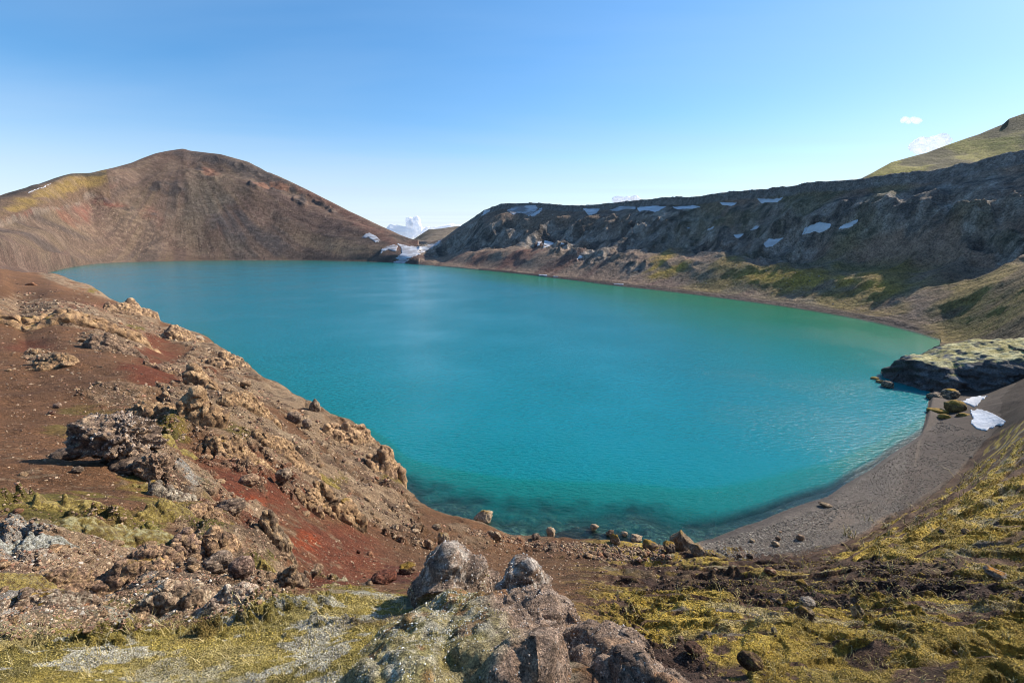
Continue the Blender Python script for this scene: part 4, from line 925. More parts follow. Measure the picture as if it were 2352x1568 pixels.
def spire_tone(P, rg_):
    tp_ = np.minimum(np.linalg.norm(P-np.array(p1), axis=1), np.linalg.norm(P-np.array(p2), axis=1))
    A_ = np.array([C_(.30, .22, .165), C_(.38, .29, .22), C_(.18, .13, .10), C_(.44, .36, .29)]); B_ = np.array([C_(.55, .54, .50), C_(.62, .60, .57), C_(.40, .35, .3)]); M_ = np.array([C_(.50, .49, .43), C_(.26, .21, .08), C_(.36, .32, .2)])
    mo2 = (project(P[:, 0], P[:, 1], P[:, 2])[0] < 1125) & (tp_ > .5)
    a = A_[rg_.integers(0, 4, len(P))]; b_ = B_[rg_.integers(0, 3, len(P))]; m2_ = M_[rg_.integers(0, 3, len(P))]
    return np.where(mo2[:, None], m2_, np.where((rg_.random(len(P)) < np.clip(1.0-tp_*2.6, .08, .8))[:, None], b_, a))
crust(spire, 34000, .0035, .011, None, 41, -.9, spire_tone)
crust(big, 3200, .012, .06, [C_(.34, .26, .20), C_(.22, .165, .13), C_(.12, .095, .08), C_(.42, .34, .27)], 42, .0)
# ------------------------------------------------------------------ outcrops of clinkery lava: lumpy domes grown out of the ground
def outcrop(px, py, wpx, hpx, dpth, ang, label, seed, base=C_(.28, .195, .125), light=C_(.48, .36, .24), name='lava_outcrop', cat='outcrop', n=110, moss=0, mat=None, lumpk=1., at=None, low=C_(.13, .095, .08)):
    p = pick(px, py) if at is None else np.array(at)
    slant = p[1]*cP-(p[2]-HC)*sP
    a_ = wpx/F*slant/2*1.12; b_ = a_*dpth; H_ = hpx/F*slant
    g1, g2 = np.meshgrid(np.linspace(-1.25, 1.25, n), np.linspace(-1.25, 1.25, n))
    an = -math.atan2(p[0], p[1])+radians(ang)
    x = p[0]+cos(an)*g1*a_-sin(an)*g2*b_; y = p[1]+b_*.5+sin(an)*g1*a_+cos(an)*g2*b_
    sc_ = max(H_, a_*.35)
    d_ = np.hypot(g1, g2)+.45*vn2(g1*2.2+seed, g2*2.2, seed)+.22*vn2(g1*5.5+seed, g2*5.5, seed+1)
    dome = np.clip(1-d_, 0, 1)**.55*(.75+.7*vn2(g1*2.5+seed, g2*2.5+3, seed+2))
    g0 = ground(x, y); z = g0+H_*1.15*dome-.06*sc_
    disp = np.zeros_like(z)
    for lam, amp in ((.75, .28), (.34, .18), (.16, .10), (.08, .05)):
        l_ = lam*sc_; wq = worley(x/l_+.3*vn2(x/l_, y/l_, seed), y/l_, seed+4, z/l_); disp += amp*sc_*((.6-wq)*.55+(.55-2.2*np.abs(vn3(x/l_*.9, y/l_*.9, z/l_*.9, seed+9)))*.75)*lumpk
    disp *= np.clip(dome*2.5, 0, 1)
    du = 2.5/(n-1); gb, ga = np.gradient(z, du); ga = ga/a_; gb = gb/b_; ga = np.clip(ga, -3, 3); gb = np.clip(gb, -3, 3)
    ln2 = np.sqrt(1+ga**2+gb**2)
    ox = -ga/ln2*disp; oy = -gb/ln2*disp
    Vv = np.stack([x+cos(an)*ox-sin(an)*oy, y+sin(an)*ox+cos(an)*oy, z+disp/ln2], -1)
    n1 = vn3(x/sc_*2.5, y/sc_*2.5, z/sc_*2.5, seed+6); n2 = vn3(x/sc_*9, y/sc_*9, z/sc_*9, seed+7)
    cc = np.zeros(x.shape+(3,)); cc[:] = base
    def cp(m_, q_, k=1.): 
        m2_ = np.clip(m_*k, 0, 1)[..., None]; cc[:] = cc*(1-m2_)+np.asarray(q_)*m2_
    cp(sm(-.05, .3, n2+.4*n1), light, .85); cp(sm(.05, .35, -n2-.3*n1), low, .8)
    if moss: cp(sm(.25, .0, ln2-1.15)*sm(.35-moss, .6-moss, n1+.5*n2+.25), mossy, .95)
    qd = gridq(n, n); kp = (d_ < 1.0).reshape(-1)[qd].any(1)
    u, inv = np.unique(qd[kp], return_inverse=True)
    o = mesh_obj(name, Vv.reshape(-1, 3)[u], inv.reshape(-1, 4), mat or M_rock, attrs={'Col': cc.reshape(-1, 3)[u]})
    return tag(o, label, cat)
TAN = C_(.30, .22, .165); GRY = C_(.29, .205, .145)
outcrop(160, 742, 300, 26, .22, 4, 'long low ledge of tan lava crossing the far end of the left bank', 401, n=200, moss=.1)
outcrop(250, 795, 95, 28, .5, 0, 'dark knobbly lava outcrop below the long low ledge', 402, base=C_(.16, .12, .10), light=C_(.34, .26, .2))
outcrop(300, 722, 90, 26, .4, 20, 'grey lava outcrop at the shore edge behind the long ledge', 403, base=C_(.24, .175, .13))
outcrop(112, 846, 72, 20, .5, 5, 'small pale crumbly outcrop alone on the brown cinder flat', 404, n=90)
outcrop(410, 780, 70, 26, .5, 25, 'rounded grey outcrop at the base of the shore spit', 405, base=C_(.24, .175, .13))
outcrop(510, 838, 90, 30, .35, 30, 'low shore cliff with a dark cave-like undercut', 406, base=C_(.21, .155, .12), low=C_(.05, .045, .04))
outcrop(455, 885, 60, 44, .8, 10, 'tan knobbly rib of lava beside the red cinder', 407)
outcrop(450, 960, 80, 60, .7, 0, 'tall crumbly tan lava rib in the middle of the left bank', 408)
outcrop(370, 850, 60, 18, .5, 10, 'small dark-edged outcrop on the red cinder', 409, base=C_(.18, .13, .11))
outcrop(335, 955, 90, 34, .6, 10, 'broken tan outcrop behind the big boulder', 410)
outcrop(560, 935, 120, 34, .35, 30, 'rubbly shore crest of small lava knobs', 411, n=150)
outcrop(800, 1010, 120, 34, .3, 32, 'rubbly crest of lava along the shore right of the rock spike', 412, n=150, base=GRY)
outcrop(880, 1085, 80, 56, .6, 35, 'steep knobbly lava bluff dropping into the lake', 413, base=GRY, moss=.1)
outcrop(770, 1185, 110, 60, .5, 10, 'big tan lava outcrop with deep dark holes on the slope above the near shore', 414, n=150, moss=.1, low=C_(.06, .045, .035))
outcrop(660, 1045, 130, 34, .4, 20, 'belt of tan lava knobs across the left bank', 415, n=150)
outcrop(540, 1045, 110, 30, .5, 15, 'low field of pale lava knobs beside yellow moss', 416, n=130, moss=.15)
outcrop(400, 1150, 84, 40, .5, 25, 'grey lichen-crusted outcrop below the big boulder', 417, base=C_(.27, .25, .23), light=C_(.48, .46, .42), moss=.15)
outcrop(470, 1190, 70, 34, .6, 30, 'grey-pink knobbly rib at the top of the rock spine', 418, base=GRY)
outcrop(500, 1265, 80, 56, .6, 50, 'rock spine of piled lava knobs running down towards the moss', 419, base=GRY, n=140)
outcrop(630, 1250, 60, 70, .7, 0, 'smooth-faced upright grey rock fin beside the red hollow', 420, base=C_(.2, .165, .13), lumpk=.5)
outcrop(672, 1345, 56, 46, .8, 0, 'lower lumpy end of the rock fin at the edge of the moss', 421, base=C_(.24, .19, .15))
outcrop(705, 1165, 50, 36, .8, 0, 'tan lava knob on the red slope left of the big outcrop', 422)
outcrop(330, 1300, 130, 46, .5, 0, 'mass of pinkish clinker lava in the stony field at lower left', 423, base=C_(.31, .22, .17), n=150)
outcrop(430, 1270, 60, 44, .7, 0, 'upright pink-grey clinker lump right of the stony field', 424, base=C_(.27, .2, .18))
outcrop(230, 1370, 200, 50, .45, -5, 'broad heap of pinkish clinker lava at lower left', 425, base=C_(.31, .22, .17), n=170, moss=.08)
outcrop(420, 1390, 160, 50, .5, 5, 'heap of grey lichen-flecked clinker lava just above the foreground moss', 426, base=C_(.30, .235, .185), light=C_(.5, .45, .38), n=170)
outcrop(90, 1390, 150, 36, .5, 0, 'mossy clinker mound near the left edge', 427, base=C_(.25, .2, .17), light=C_(.48, .46, .42), moss=.35, n=150)
outcrop(800, 1405, 0+110, 26, .5, 5, 'pale pink rock outcrop bedded in the foreground moss', 428, base=C_(.40, .33, .29), light=C_(.52, .50, .47), at=at_px(830, 1400, 3.9)) if False else None
outcrop(510, 1400, 120, 30, .5, 5, 'pale pinkish rock bedded in the front of the moss carpet', 429, base=C_(.38, .31, .28), light=C_(.52, .50, .47), n=130)
# cushions of moss
def cushion(px, py, wpx, hpx, dpth, ang, label, seed, base=C_(.24, .175, .045), light=C_(.40, .30, .09), low=C_(.13, .085, .035), **k):
    return outcrop(px, py, wpx, hpx, dpth, ang, label, seed, base=base, light=light, low=low, name='moss_cushion', cat='moss', mat=M_moss, lumpk=.35, **k)
cushion(395, 1018, 80, 18, .5, 10, 'bright yellow lobed moss cushion right of the big boulder', 501)
cushion(150, 1165, 160, 22, .3, -5, 'long yellow moss ridge, the upper one at lower left', 502, n=150)
cushion(170, 1215, 300, 34, .3, 3, 'longest olive moss ridge with a drooping right end at lower left', 503, n=200, light=C_(.42, .38, .2))
cushion(340, 1222, 46, 24, .8, 0, 'rounded green moss lobe at the right end of the long olive ridge', 504, base=C_(.2, .17, .03))
cushion(370, 1170, 110, 26, .45, 25, 'yellow moss blanket over the top of the rock spine', 505, n=140)
cushion(330, 1120, 40, 12, .6, 0, 'small dark-edged moss cushion below the big boulder', 506)
cushion(750, 1112, 44, 12, .5, 10, 'pale yellow moss cushion on the tan rubble above the near shore', 507)
cushion(60, 1255, 110, 22, .4, 0, 'grey-white moss hummock at the left edge', 508, base=C_(.38, .37, .30), light=C_(.52, .51, .46))
cushion(600, 1302, 60, 18, .5, 0, 'olive moss tuft between the lava lump and the rock fin', 509)
cushion(30, 1345, 150, 40, .45, 10, 'brown-fronted moss hummock at the left edge above the foreground', 510, low=C_(.13, .07, .03))

# ------------------------------------------------------------------ snow patches lying on the slopes
def z2(p): return [(x*.3385+796, y*.3385+429) for x, y in p]
def z3(p): return [(x*.3515+1531, y*.3515+245) for x, y in p]
def z8(p): return [(x*.2929+1862, y*.2929+704) for x, y in p]
def z1(p): return [(x*.3646, y*.3646+306) for x, y in p]
def inpoly(x, y, P):
    c_ = np.zeros(x.shape, bool)
    for (x0, y0), (x1, y1) in zip(P, P[1:]+P[:1]):
        if y0 == y1: continue
        c_ ^= ((y0 > y) != (y1 > y)) & (x < (x1-x0)*(y-y0)/(y1-y0)+x0)
    return c_
def snow(P, label, seed, group=None, rmin=60, dirty=0, thick=1.0, step=None):
    P = [(float(a), float(b)) for a, b in P]; xs = [p[0] for p in P]; ys = [p[1] for p in P]
    step = step or max(.5, min(1.1, (max(xs)-min(xs))/24, (max(ys)-min(ys))/7))
    gx0, gy0 = np.meshgrid(np.arange(min(xs)-2*step, max(xs)+2*step, step), np.arange(min(ys)-2*step, max(ys)+2*step, step))
    kw_ = 2.2 if thick > 1.2 else 1
    wx_ = kw_*2.2*vn2(gx0/5, gy0/3.5, seed)+1.0*vn2(gx0/2, gy0/1.5, seed+1)
    ins = inpoly(gx0+wx_, gy0+.7*wx_, P)
    nr_, nc_ = gx0.shape; pts = np.full((nr_, nc_, 3), np.nan)
    for i in range(nr_):
        for j in range(nc_):
            if ins[max(0, i-1):i+2, max(0, j-1):j+2].any():
                p = pick(gx0[i, j], gy0[i, j], rmin)
                if p is not None: pts[i, j] = p
    slant = np.nanmedian(np.hypot(pts[..., 0], pts[..., 1])); ppm = slant/F
    up = np.where(ins, (.35 if (max(ys)-min(ys)) < 7 else .7)*ppm*thick, -.8*ppm)
    for _ in range(2):
        q3 = pts.copy(); c3_ = np.nan_to_num(pts); w3 = (~np.isnan(pts)).astype(float)
        sm_ = sum(np.roll(np.roll(c3_, a, 0), b, 1) for a in (-1, 0, 1) for b in (-1, 0, 1)); sw_ = sum(np.roll(np.roll(w3, a, 0), b, 1) for a in (-1, 0, 1) for b in (-1, 0, 1))
        pts = np.where(w3 > 0, sm_/np.maximum(sw_, 1), np.nan)
    pts[..., 2] += up
    qd = gridq(nr_, nc_); ok = ~np.isnan(pts[..., 0]).reshape(-1)[qd].any(1); ok &= ins.reshape(-1)[qd].any(1)
    rr2 = np.hypot(pts[..., 0], pts[..., 1]).reshape(-1); rr2 = np.nan_to_num(rr2)
    ok &= (rr2[qd].max(1)-rr2[qd].min(1)) < slant*.12
    if ok.sum() < 2: print('snow lost', label); return
    u, inv = np.unique(qd[ok], return_inverse=True); V0 = pts.reshape(-1, 3)[u]
    sk_ = np.clip((dirty+.12)*(.45+.9*sm(-.2, .25, vn2(V0[:, 0]/14, V0[:, 2]/1.6, seed+3)+.5*vn2(V0[:, 0]/4, V0[:, 2]/.8, seed+4))), 0, .92)[:, None]
    cc = C_(.56, .58, .62)*(1-sk_)*(1+.25*vn2(V0[:, 0]/6, V0[:, 2]/2, seed+7))[:, None]+C_(.16, .125, .11)*sk_
    o = mesh_obj('snow_patch', V0, inv.reshape(-1, 4)[:, ::-1], M_snow, attrs={'Col': cc})
    return tag(o, label, 'snow', group)
SN = [
 (z2([(100,345),(150,310),(200,335),(232,365),(200,380),(150,345)]), 'small dirty snow strip highest on the left side of the gap', .5),
 (z2([(225,452),(240,420),(310,392),(350,398),(335,440),(280,425)]), 'dirty snow wedge left of the large snow tongue in the gap', .55),
 (z2([(335,382),(420,402),(500,408),(590,385),(655,355),(610,400),(530,442),(450,478),(400,492),(330,487),(375,450),(365,410)]), 'large curving snow tongue in the gap between the hill and the crater slope', .35),
 (z2([(315,515),(360,490),(425,492),(395,520)]), 'snow foot reaching the water below the gap', .4),
 (z2([(910,197),(940,160),(982,153),(945,185)]), 'small snow streak at the far left shoulder of the crater slope', .2),
 (z2([(1085,160),(1150,133),(1285,123),(1300,150),(1240,200),(1180,175),(1130,192)]), 'broad dirty grey snow patch under the rim at far left', .5),
 (z2([(1240,197),(1330,140),(1330,155),(1275,203)]), 'slanting dirty snow streak beside the broad grey patch', .5),
 (z2([(1605,148),(1722,148),(1695,180),(1640,192)]), 'blue-white snow patch under the rim, third from the left', .2),
 (z2([(1785,160),(1860,133),(1962,133),(1965,155),(1900,150),(1830,168)]), 'thin broken snow band under the rim left of the bright wide one', .35),
 (z2([(1968,140),(2080,128),(2168,133),(2100,175),(2050,160),(1985,167)]), 'bright wide snow patch under the rim with a pointed bottom', .05),
 (z2([(2210,138),(2360,126),(2400,135),(2345,150),(2240,152)]), 'long thin snow band directly under the basalt rim', .05),
 (z2([(1332,417),(1345,362),(1408,380),(1372,412)]), 'triangular snow patch at the foot of the dark crags', .1),
 (z2([(1290,400),(1298,370),(1325,370),(1305,400)]), 'tiny snow patch just left of the triangular one', .2),
 (z2([(1558,498),(1580,466),(1608,475)]), 'small snow triangle low on the shadowed scree', .1),
 (z2([(1450,398),(1455,378),(1478,384)]), 'tiny snow spot right of the triangular patch', .1),
 (z2([(1305,596),(1362,598),(1362,604),(1305,602)]), 'short snow remnant on the far shoreline', .1),
 (z2([(1402,604),(1438,607),(1438,611),(1400,609)]), 'tiny snow remnant on the shoreline right of the short one', .1),
 (z2([(1810,655),(1882,660),(1880,666),(1815,662)]), 'snow remnant on the right shoreline near the old rock', .1),
 (z3([(345,624),(462,627),(440,646),(370,646)]), 'small snow band under the rim between two longer ones', .05),
 (z3([(590,601),(700,604),(764,593),(722,623),(620,630)]), 'curved snow band at the right end of the row under the rim', .05),
 (z3([(432,838),(512,829),(472,859),(450,856)]), 'small snow wedge in the middle of the shadowed slope', .05),
 (z3([(546,808),(585,778),(614,789),(572,801)]), 'small arched snow patch above the snow wedge', .1),
 (z3([(630,899),(668,860),(700,868),(770,856),(692,917),(650,922)]), 'lowest of the three big snow patches in the slope shadow', .02),
 (z3([(884,837),(898,795),(1000,755),(1080,767),(1052,802),(1000,824),(970,813)]), 'largest snow patch in the middle of the shadowed slope', .02),
 (z3([(1118,800),(1160,768),(1254,736),(1236,762),(1180,792)]), 'slender snow patch right of the largest one', .02),
 (z3([(250,812),(312,780),(302,797)]), 'thin snow sliver left of the arched patch', .1),
 (z3([(120,798),(152,787),(146,798)]), 'tiny snow speck farthest left on the mid slope', .1),
 (z1([(174,374),(322,321),(324,325),(178,378)]), 'thin white snow line on the outer flank of the brown hill', .05),
]
for i, (P_, lb, dr) in enumerate(SN): snow(P_, lb, 600+i, 'snow patches left on the crater slopes', dirty=dr, rmin=150)
snow(z8([(1180,745),(1270,708),(1392,698),(1340,732),(1282,787),(1240,770)]), 'upper snow patch in the hollow behind the mossy boulder', 650, dirty=.05, rmin=60, step=.8, thick=1.5)
snow(z8([(1250,815),(1300,803),(1380,820),(1440,846),(1530,900),(1500,922),(1420,952),(1372,972),(1300,957),(1255,912),(1268,870)]), 'lower larger snow patch at the back of the gravel beach', 651, dirty=.05, rmin=60, step=.8, thick=1.5)

# ------------------------------------------------------------------ countable lava rocks on the near land
LIB = []
for k in range(12):
    fc = 1 if k % 3 == 0 else 0
    v, f = rock_shape(3, 700+k, .32 if not fc else .12, .12, facet=fc)
    v = v/np.abs(v).max(0)
    LIB.append((v, f))
def libmesh(k, base, light, moss, nm):
    v, f = LIB[k]; o = mesh_obj(nm, v, f, M_rock, attrs={'Col': rock_col(v, base, 700+k, moss, light)}); me = o.data; bpy.data.objects.remove(o); return me
TONES = [(C_(.28, .195, .13), (.46, .35, .24)), (C_(.23, .165, .12), (.42, .33, .25)), (C_(.34, .245, .165), (.50, .40, .29)), (C_(.22, .115, .075), (.33, .21, .14)), (C_(.12, .09, .075), (.26, .195, .15))]
MESHES = {}
def rock_mesh(k, t_):
    if (k, t_) not in MESHES: MESHES[(k, t_)] = libmesh(k, TONES[t_][0], TONES[t_][1], 0, 'rock')
    return MESHES[(k, t_)]
jj_ = np.searchsorted(az_all, 0)
def maskat(M, p):
    a = math.atan2(p[0], p[1]); r = math.hypot(p[0], p[1])
    return M[min(np.searchsorted(R, r), NR-1), min(np.searchsorted(az_all, a), NA-1)]
def sample(poly, n, fn=None, rmin=1.2):
    xs = [p[0] for p in poly]; ys = [p[1] for p in poly]; out = []; tries = 0
    while len(out) < n and tries < n*12:
        tries += 1
        x = rng.uniform(min(xs), max(xs)); y = rng.uniform(min(ys), max(ys))
        if not inpoly(np.array([x]), np.array([y]), poly)[0]: continue
        p = pick(x, y, rmin)
        if p is None or p[2] < .02: continue
        if fn is not None and rng.random() > fn(p): continue
        out.append(p)
    return out
BANK = [(0, 630), (215, 675), (330, 735), (480, 790), (560, 850), (640, 920), (720, 955), (850, 1025), (915, 1100), (950, 1170), (1050, 1215), (1180, 1245), (1320, 1252), (1500, 1268), (1540, 1300), (1300, 1330), (1080, 1320), (930, 1340), (700, 1350), (560, 1390), (400, 1440), (0, 1470)]
SHOREP = [(1050, 1205), (1200, 1240), (1330, 1244), (1540, 1262), (1540, 1285), (1400, 1290), (1250, 1262), (1080, 1228)]
FIELD = [(0, 1240), (120, 1240), (420, 1240), (620, 1320), (640, 1370), (500, 1420), (300, 1450), (0, 1460)]
def scatter_things(poly, n, lo, hi, label, group, tones, fn=None, flat=.75):
    for p in sample(poly, n, fn):
        slant = p[1]*cP-(p[2]-HC)*sP
        wpx = lo*(hi/lo)**(rng.random()**1.8); s_ = wpx/F*slant/2
        o = bpy.data.objects.new('rock', rock_mesh(int(rng.integers(12)), int(rng.choice(tones)))); COL.objects.link(o)
        hs_ = s_*rng.uniform(.5, 1)*flat
        o.scale = (s_, s_*rng.uniform(.65, 1), hs_); o.rotation_euler = (rng.uniform(-.25, .25), rng.uniform(-.25, .25), rng.uniform(0, 6.28))
        o.location = (p[0], p[1], p[2]+hs_*.35); tag(o, label, 'rock', group)
scatter_things(BANK, 150, 11, 30, 'rough lava rock among the rubble scattered over the left bank', 'lava rocks on the left bank', [0, 1, 2, 3], lambda p: .15+.85*maskat(rocky, p))
scatter_things(SHOREP, 46, 9, 20, 'brown rock in the rubble belt along the near shore', 'rocks in the rubble belt along the near shore', [0, 1, 3, 4])
scatter_things(FIELD, 70, 13, 34, 'pinkish clinker rock in the stony field at lower left', 'clinker rocks in the stony field', [0, 1, 2])
scatter_things([(1600, 1290), (2352, 1000), (2352, 1568), (1400, 1568), (1340, 1400)], 26, 8, 20, 'small dark stone half sunk in the soil of the right-hand slope', 'stones on the right-hand slope', [1, 4])

# ------------------------------------------------------------------ loose stones, gravel (nobody could count them)
def stones(name, specs, label, cat, mat=M_stone, flat=(.4, .85)):
    """specs: (poly, n, lo px, hi px, tones, fn)"""
    Vs, Fs, Cs = [], [], []; off = 0
    T = []
    for k in range(8):
        v, f = ICO[1]; rs = np.random.default_rng(900+k); v = v*(1+rs.uniform(-.28, .28, len(v)))[:, None]; T.append((v, f))
    for poly, n, lo, hi, tones, fn in specs:
        P_ = sample(poly, n, fn)
        for p in P_:
            slant = p[1]*cP-(p[2]-HC)*sP; wpx = lo*(hi/lo)**(rng.random()**2.2); s_ = wpx/F*slant/2
            v, f = T[int(rng.integers(8))]; a = rng.uniform(0, 6.28); ca, sa = cos(a), sin(a)
            q = v*np.array([s_, s_*rng.uniform(.6, 1), s_*rng.uniform(*flat)])
            tx = rng.uniform(-.4, .4); q = np.stack([q[:, 0]*ca-q[:, 1]*sa, q[:, 0]*sa+q[:, 1]*ca, q[:, 2]+q[:, 0]*tx*.5], -1)+np.array([p[0], p[1], p[2]+s_*.12])
            c0 = np.asarray(tones[int(rng.integers(len(tones)))])*rng.uniform(.7, 1.25)
            Vs.append(q); Fs.append(f+off); Cs.append(np.tile(c0, (len(q), 1))); off += len(q)
    o = mesh_obj(name, np.concatenate(Vs), np.concatenate(Fs), mat, smooth=False, attrs={'Col': np.concatenate(Cs)})
    return tag(o, label, cat, kind='stuff')
tb = [C_(.29, .20, .13), C_(.34, .24, .15), C_(.21, .13, .085), C_(.13, .08, .055), C_(.26, .14, .09), C_(.37, .27, .18)]
tg = [C_(.14, .115, .09), C_(.19, .165, .14), C_(.28, .25, .20), C_(.09, .08, .07)]
stones('loose_stones', [(BANK, 15000, 1.8, 8, tb, lambda p: .35+.65*maskat(rocky, p)), (BANK, 5000, 3, 12, tb, lambda p: maskat(rocky, p)), (SHOREP, 1600, 2.5, 9, tb, None),
                        (FIELD, 2600, 3, 13, tb+[C_(.45, .40, .34)], None), ([(560, 1240), (1700, 1240), (1560, 1330), (1250, 1380), (700, 1345)], 2500, 2, 6, tb, None)],
       'loose brown and tan lava stones littering the left bank and near shore', 'stones')
BEACHP = [(1580, 1265), (1640, 1247), (1750, 1205), (1900, 1150), (2000, 1085), (2100, 1017), (2160, 965), (2262, 1000), (2230, 1060), (2150, 1130), (1950, 1240), (1850, 1275), (1700, 1290)]
stones('gravel', [(BEACHP, 9000, 1.6, 4.2, tg, lambda p: .25+.75*float(vn2(np.array([p[0]/5.]), np.array([p[1]/5.]), 5)[0] > -.12)), ([(1600, 1255), (1750, 1212), (1950, 1150), (1860, 1260), (1700, 1285)], 2500, 2.5, 7, tg, None)], 'dark pebbles covering the curved beach', 'gravel', flat=(.22, .45))
stones('soil_clods', [([(1330, 1390), (1700, 1300), (2352, 1280), (2352, 1400), (1900, 1568), (1350, 1568)], 3800, 2, 8, [C_(.08, .05, .035), C_(.13, .085, .06), C_(.05, .032, .025)], lambda p: .08+.92*maskat(gully, p))], 'crumbled dark soil clods in the bare gullies of the right slope', 'soil')
stones('scree', [([(200, 470), (420, 500), (520, 590), (200, 596), (100, 520)], 1500, 1.2, 3.4, [C_(.36, .26, .19), C_(.28, .19, .14)], None), ([(1100, 480), (1500, 500), (1900, 640), (2100, 730), (1500, 650), (1250, 625)], 1100, 1.2, 4.0, [C_(.26, .22, .20), C_(.36, .31, .27)], None)],
       'pale scree blocks strewn over the far hill and the crater slope', 'scree', mat=M_farrock)

# ------------------------------------------------------------------ moss fuzz and dry grass
def blades(name, poly, n, lo, hi, wd, tones, label, cat, fn=None, lean=.8, rmin=1.2, tuft=1, mat=None):
    Vs, Cs = [], []
    for p in sample(poly, n//tuft, fn, rmin):
        slant = max(1.5, p[1]*cP-(p[2]-HC)*sP); base_a = rng.uniform(0, 6.28)
        for _ in range(tuft):
            L_ = rng.uniform(lo, hi)/F*slant; w_ = wd/F*slant; a = base_a+rng.normal()*.8; b_ = a+1.57
            o_ = rng.normal(size=2)*L_*.3*(tuft > 1)
            q0 = np.array([p[0]+o_[0], p[1]+o_[1], p[2]-.1*L_]); ln = rng.uniform(.2, lean)
            d1 = np.array([cos(a)*ln*.5, sin(a)*ln*.5, .6])*L_; d2 = d1+np.array([cos(a)*ln, sin(a)*ln, .25])*L_*.8; sd = np.array([cos(b_), sin(b_), 0])*w_
            Vs.append(np.array([q0-sd, q0+sd, q0+d1+sd*.7, q0+d1-sd*.7, q0+d2, q0+d2+sd*.1]))
            tn = tones[int(rng.integers(len(tones)))]
            if isinstance(tn, int) or rng.random() < .45 and isinstance(tones[0], int): tn = maskat(col, p)*1.15
            Cs.append(np.tile(np.clip(np.asarray(tn)*rng.uniform(.7, 1.3), 0, .7), (6, 1)))
    V0 = np.concatenate(Vs); m_ = len(Vs); b0 = np.arange(m_)[:, None]*6
    Fq = np.concatenate([b0+np.array([0, 1, 2, 3]), b0+np.array([3, 2, 5, 4])])
    return tag(mesh_obj(name, V0, Fq, mat or M_stone, smooth=False, attrs={'Col': np.concatenate(Cs)}), label, cat, kind='stuff')
MP = [(0, 1440), (420, 1420), (640, 1365), (930, 1362), (930, 1440), (860, 1568), (0, 1568)]
blades('moss_fuzz', MP, 44000, 1.4, 4, 1.2, [0, 0, C_(.34, .26, .07), C_(.20, .16, .05), C_(.38, .31, .11)], 'shaggy olive and grey moss fuzz carpeting the foreground', 'moss', lean=1.0)
blades('dry_grass', MP, 1100, 12, 30, .6, [C_(.45, .36, .16), C_(.38, .29, .11), C_(.5, .42, .22)], 'thin straw-coloured grass blades growing through the foreground moss', 'grass', tuft=6, lean=1.3)
gs_ = gm*stripe
SP = [(1350, 1370), (1700, 1320), (2100, 1160), (2352, 1000), (2352, 1568), (1650, 1568)]
blades('slope_moss_fuzz', SP, 30000, 1.2, 4, 1.1, [0, C_(.56, .40, .08), C_(.40, .28, .06)], 'yellow-green moss fuzz on the terraces of the right slope', 'moss', fn=lambda p: maskat(gs_, p)+.01, lean=1.0)
blades('slope_dry_grass', SP, 2400, 8, 22, .7, [C_(.42, .34, .15), C_(.36, .28, .10)], 'sparse straw-coloured grass on the right slope', 'grass', tuft=5, lean=1.2)

# ------------------------------------------------------------------ fair-weather clouds low over the gap and behind the mountain
mc = bpy.data.materials.new('cloud'); mc.use_nodes = True; t = mc.node_tree; n = t.nodes; l = t.links
df = n['Principled BSDF']; df.inputs['Base Color'].default_value = (.95, .95, .97, 1); df.inputs['Roughness'].default_value = 1; df.inputs['Specular IOR Level'].default_value = 0
df.inputs['Subsurface Weight'].default_value = 0
tl = n.new('ShaderNodeBsdfTranslucent'); tl.inputs[0].default_value = (.9, .92, .97, 1)
ms = n.new('ShaderNodeMixShader'); ms.inputs[0].default_value = .5; l.new(df.outputs[0], ms.inputs[1]); l.new(tl.outputs[0], ms.inputs[2])
lw = n.new('ShaderNodeLayerWeight'); lw.inputs[0].default_value = .5
g = n.new('ShaderNodeNewGeometry'); no = n.new('ShaderNodeTexNoise'); no.inputs['Scale'].default_value = .006; no.inputs['Detail'].default_value = 4; l.new(g.outputs['Position'], no.inputs[0])
mr = n.new('ShaderNodeMapRange'); mr.interpolation_type = 'SMOOTHSTEP'; mr.inputs[1].default_value = 1.02; mr.inputs[2].default_value = .35; mr.inputs[3].default_value = 0; mr.inputs[4].default_value = 1
ad = n.new('ShaderNodeMath'); ad.operation = 'ADD'; sb = n.new('ShaderNodeMath'); sb.operation = 'SUBTRACT'; sb.inputs[1].default_value = .5
l.new(no.outputs[0], sb.inputs[0]); l.new(lw.outputs['Facing'], ad.inputs[0]); l.new(sb.outputs[0], ad.inputs[1]); l.new(ad.outputs[0], mr.inputs[0])
at = n.new('ShaderNodeAttribute'); at.attribute_name = 'alpha'; mu = n.new('ShaderNodeMath'); mu.operation = 'MULTIPLY'; l.new(mr.outputs[0], mu.inputs[0]); l.new(at.outputs['Fac'], mu.inputs[1])
tp = n.new('ShaderNodeBsdfTransparent'); m3 = n.new('ShaderNodeMixShader'); l.new(mu.outputs[0], m3.inputs[0]); l.new(tp.outputs[0], m3.inputs[1]); l.new(ms.outputs[0], m3.inputs[2])
l.new(m3.outputs[0], n['Material Output'].inputs[0])
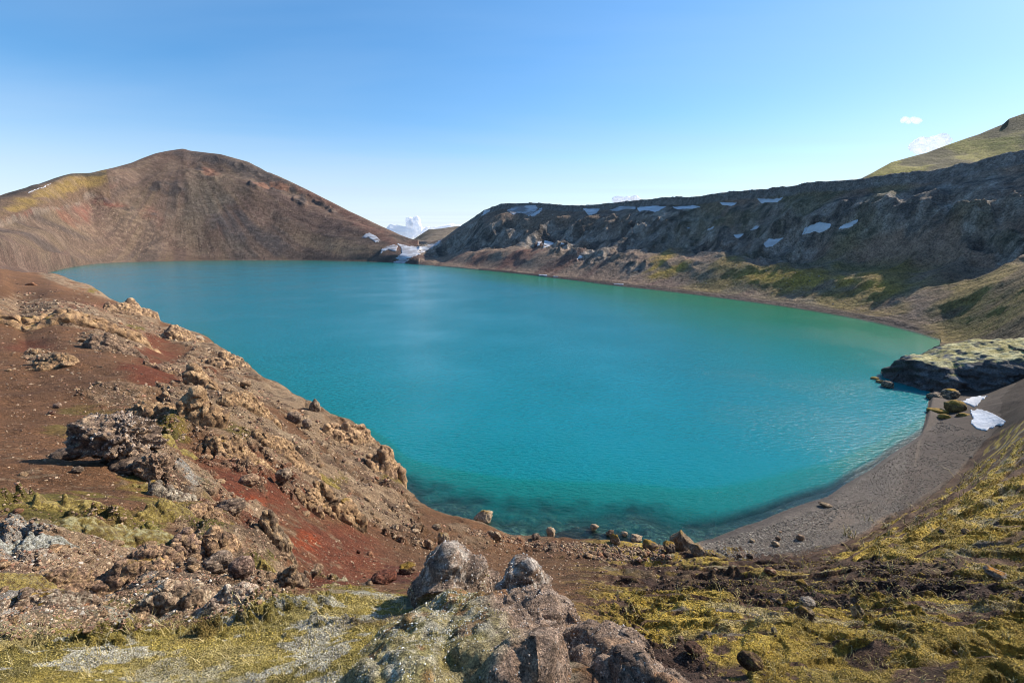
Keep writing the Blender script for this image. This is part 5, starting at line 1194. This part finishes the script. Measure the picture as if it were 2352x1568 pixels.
def cloud(blobs, label, seed, dist=9000, alpha=1.0):
    S = []
    for (px, py, rp_) in blobs:
        a, t_ = ray(px, py); S.append([dist*sin(a), dist*cos(a)+rs.uniform(-.5, .5)*rp_/F*dist, HC-dist*t_, rp_/F*dist])
    S = np.array(S, float); c0 = S[:, :3].mean(0); c0[2] = S[:, 2].min()+S[:, 3].max()*.8
    v, f = ICO[6]; ext = np.abs(S[:, :3]-c0).max(0)+S[:, 3].max(); dr = v*ext; dr /= np.linalg.norm(dr, axis=1)[:, None]
    rad = np.full(len(v), S[:, 3].max()*.5)
    for q in S:
        oc = q[:3]-c0; bq = dr@oc; disc = bq*bq-(oc@oc-q[3]**2); rad = np.maximum(rad, np.where(disc > 0, bq+np.sqrt(np.maximum(disc, 0)), 0))
    p = dr*rad[:, None]; k = 1/S[:, 3].mean()
    nn_ = vn3(p[:, 0]*k*1.3, p[:, 1]*k*1.3, p[:, 2]*k*1.3, seed)+.5*vn3(p[:, 0]*k*3, p[:, 1]*k*3, p[:, 2]*k*3, seed+1)+.25*vn3(p[:, 0]*k*7, p[:, 1]*k*7, p[:, 2]*k*7, seed+2)
    V0 = c0+p*(1+.15*nn_)[:, None]; o = mesh_obj('cloud', V0, f, mc, attrs={'alpha': np.full(len(V0), alpha)})
    return tag(o, label, 'cloud')
rs = random.Random(4)
def puff(cx_, cy_, w_, h_, n_, r_): return [(cx_+rs.uniform(-1, 1)*w_, cy_+rs.uniform(-.5, 1)*h_, r_*rs.uniform(.6, 1.2)) for _ in range(n_)]
cloud(puff(948, 512, 12, 12, 9, 10)+puff(905, 528, 34, 7, 12, 9)+puff(985, 530, 26, 7, 12, 9)+puff(950, 535, 60, 6, 14, 10)+puff(1040, 520, 24, 6, 7, 7), 'white cumulus cloud towering low over the gap between the slopes', 31)
cloud(puff(1440, 457, 34, 3, 12, 6), 'flat white cloud peeping over the middle of the crater rim', 33, alpha=.9)
cloud(puff(2137, 325, 30, 7, 14, 9)+puff(2118, 340, 22, 5, 7, 8), 'small white cloud resting beside the mossy mountain flank', 35, alpha=.8)
cloud(puff(2095, 276, 22, 4, 9, 4.5), 'smallest wispy cloud floating alone above the other one at right', 37, alpha=.35)
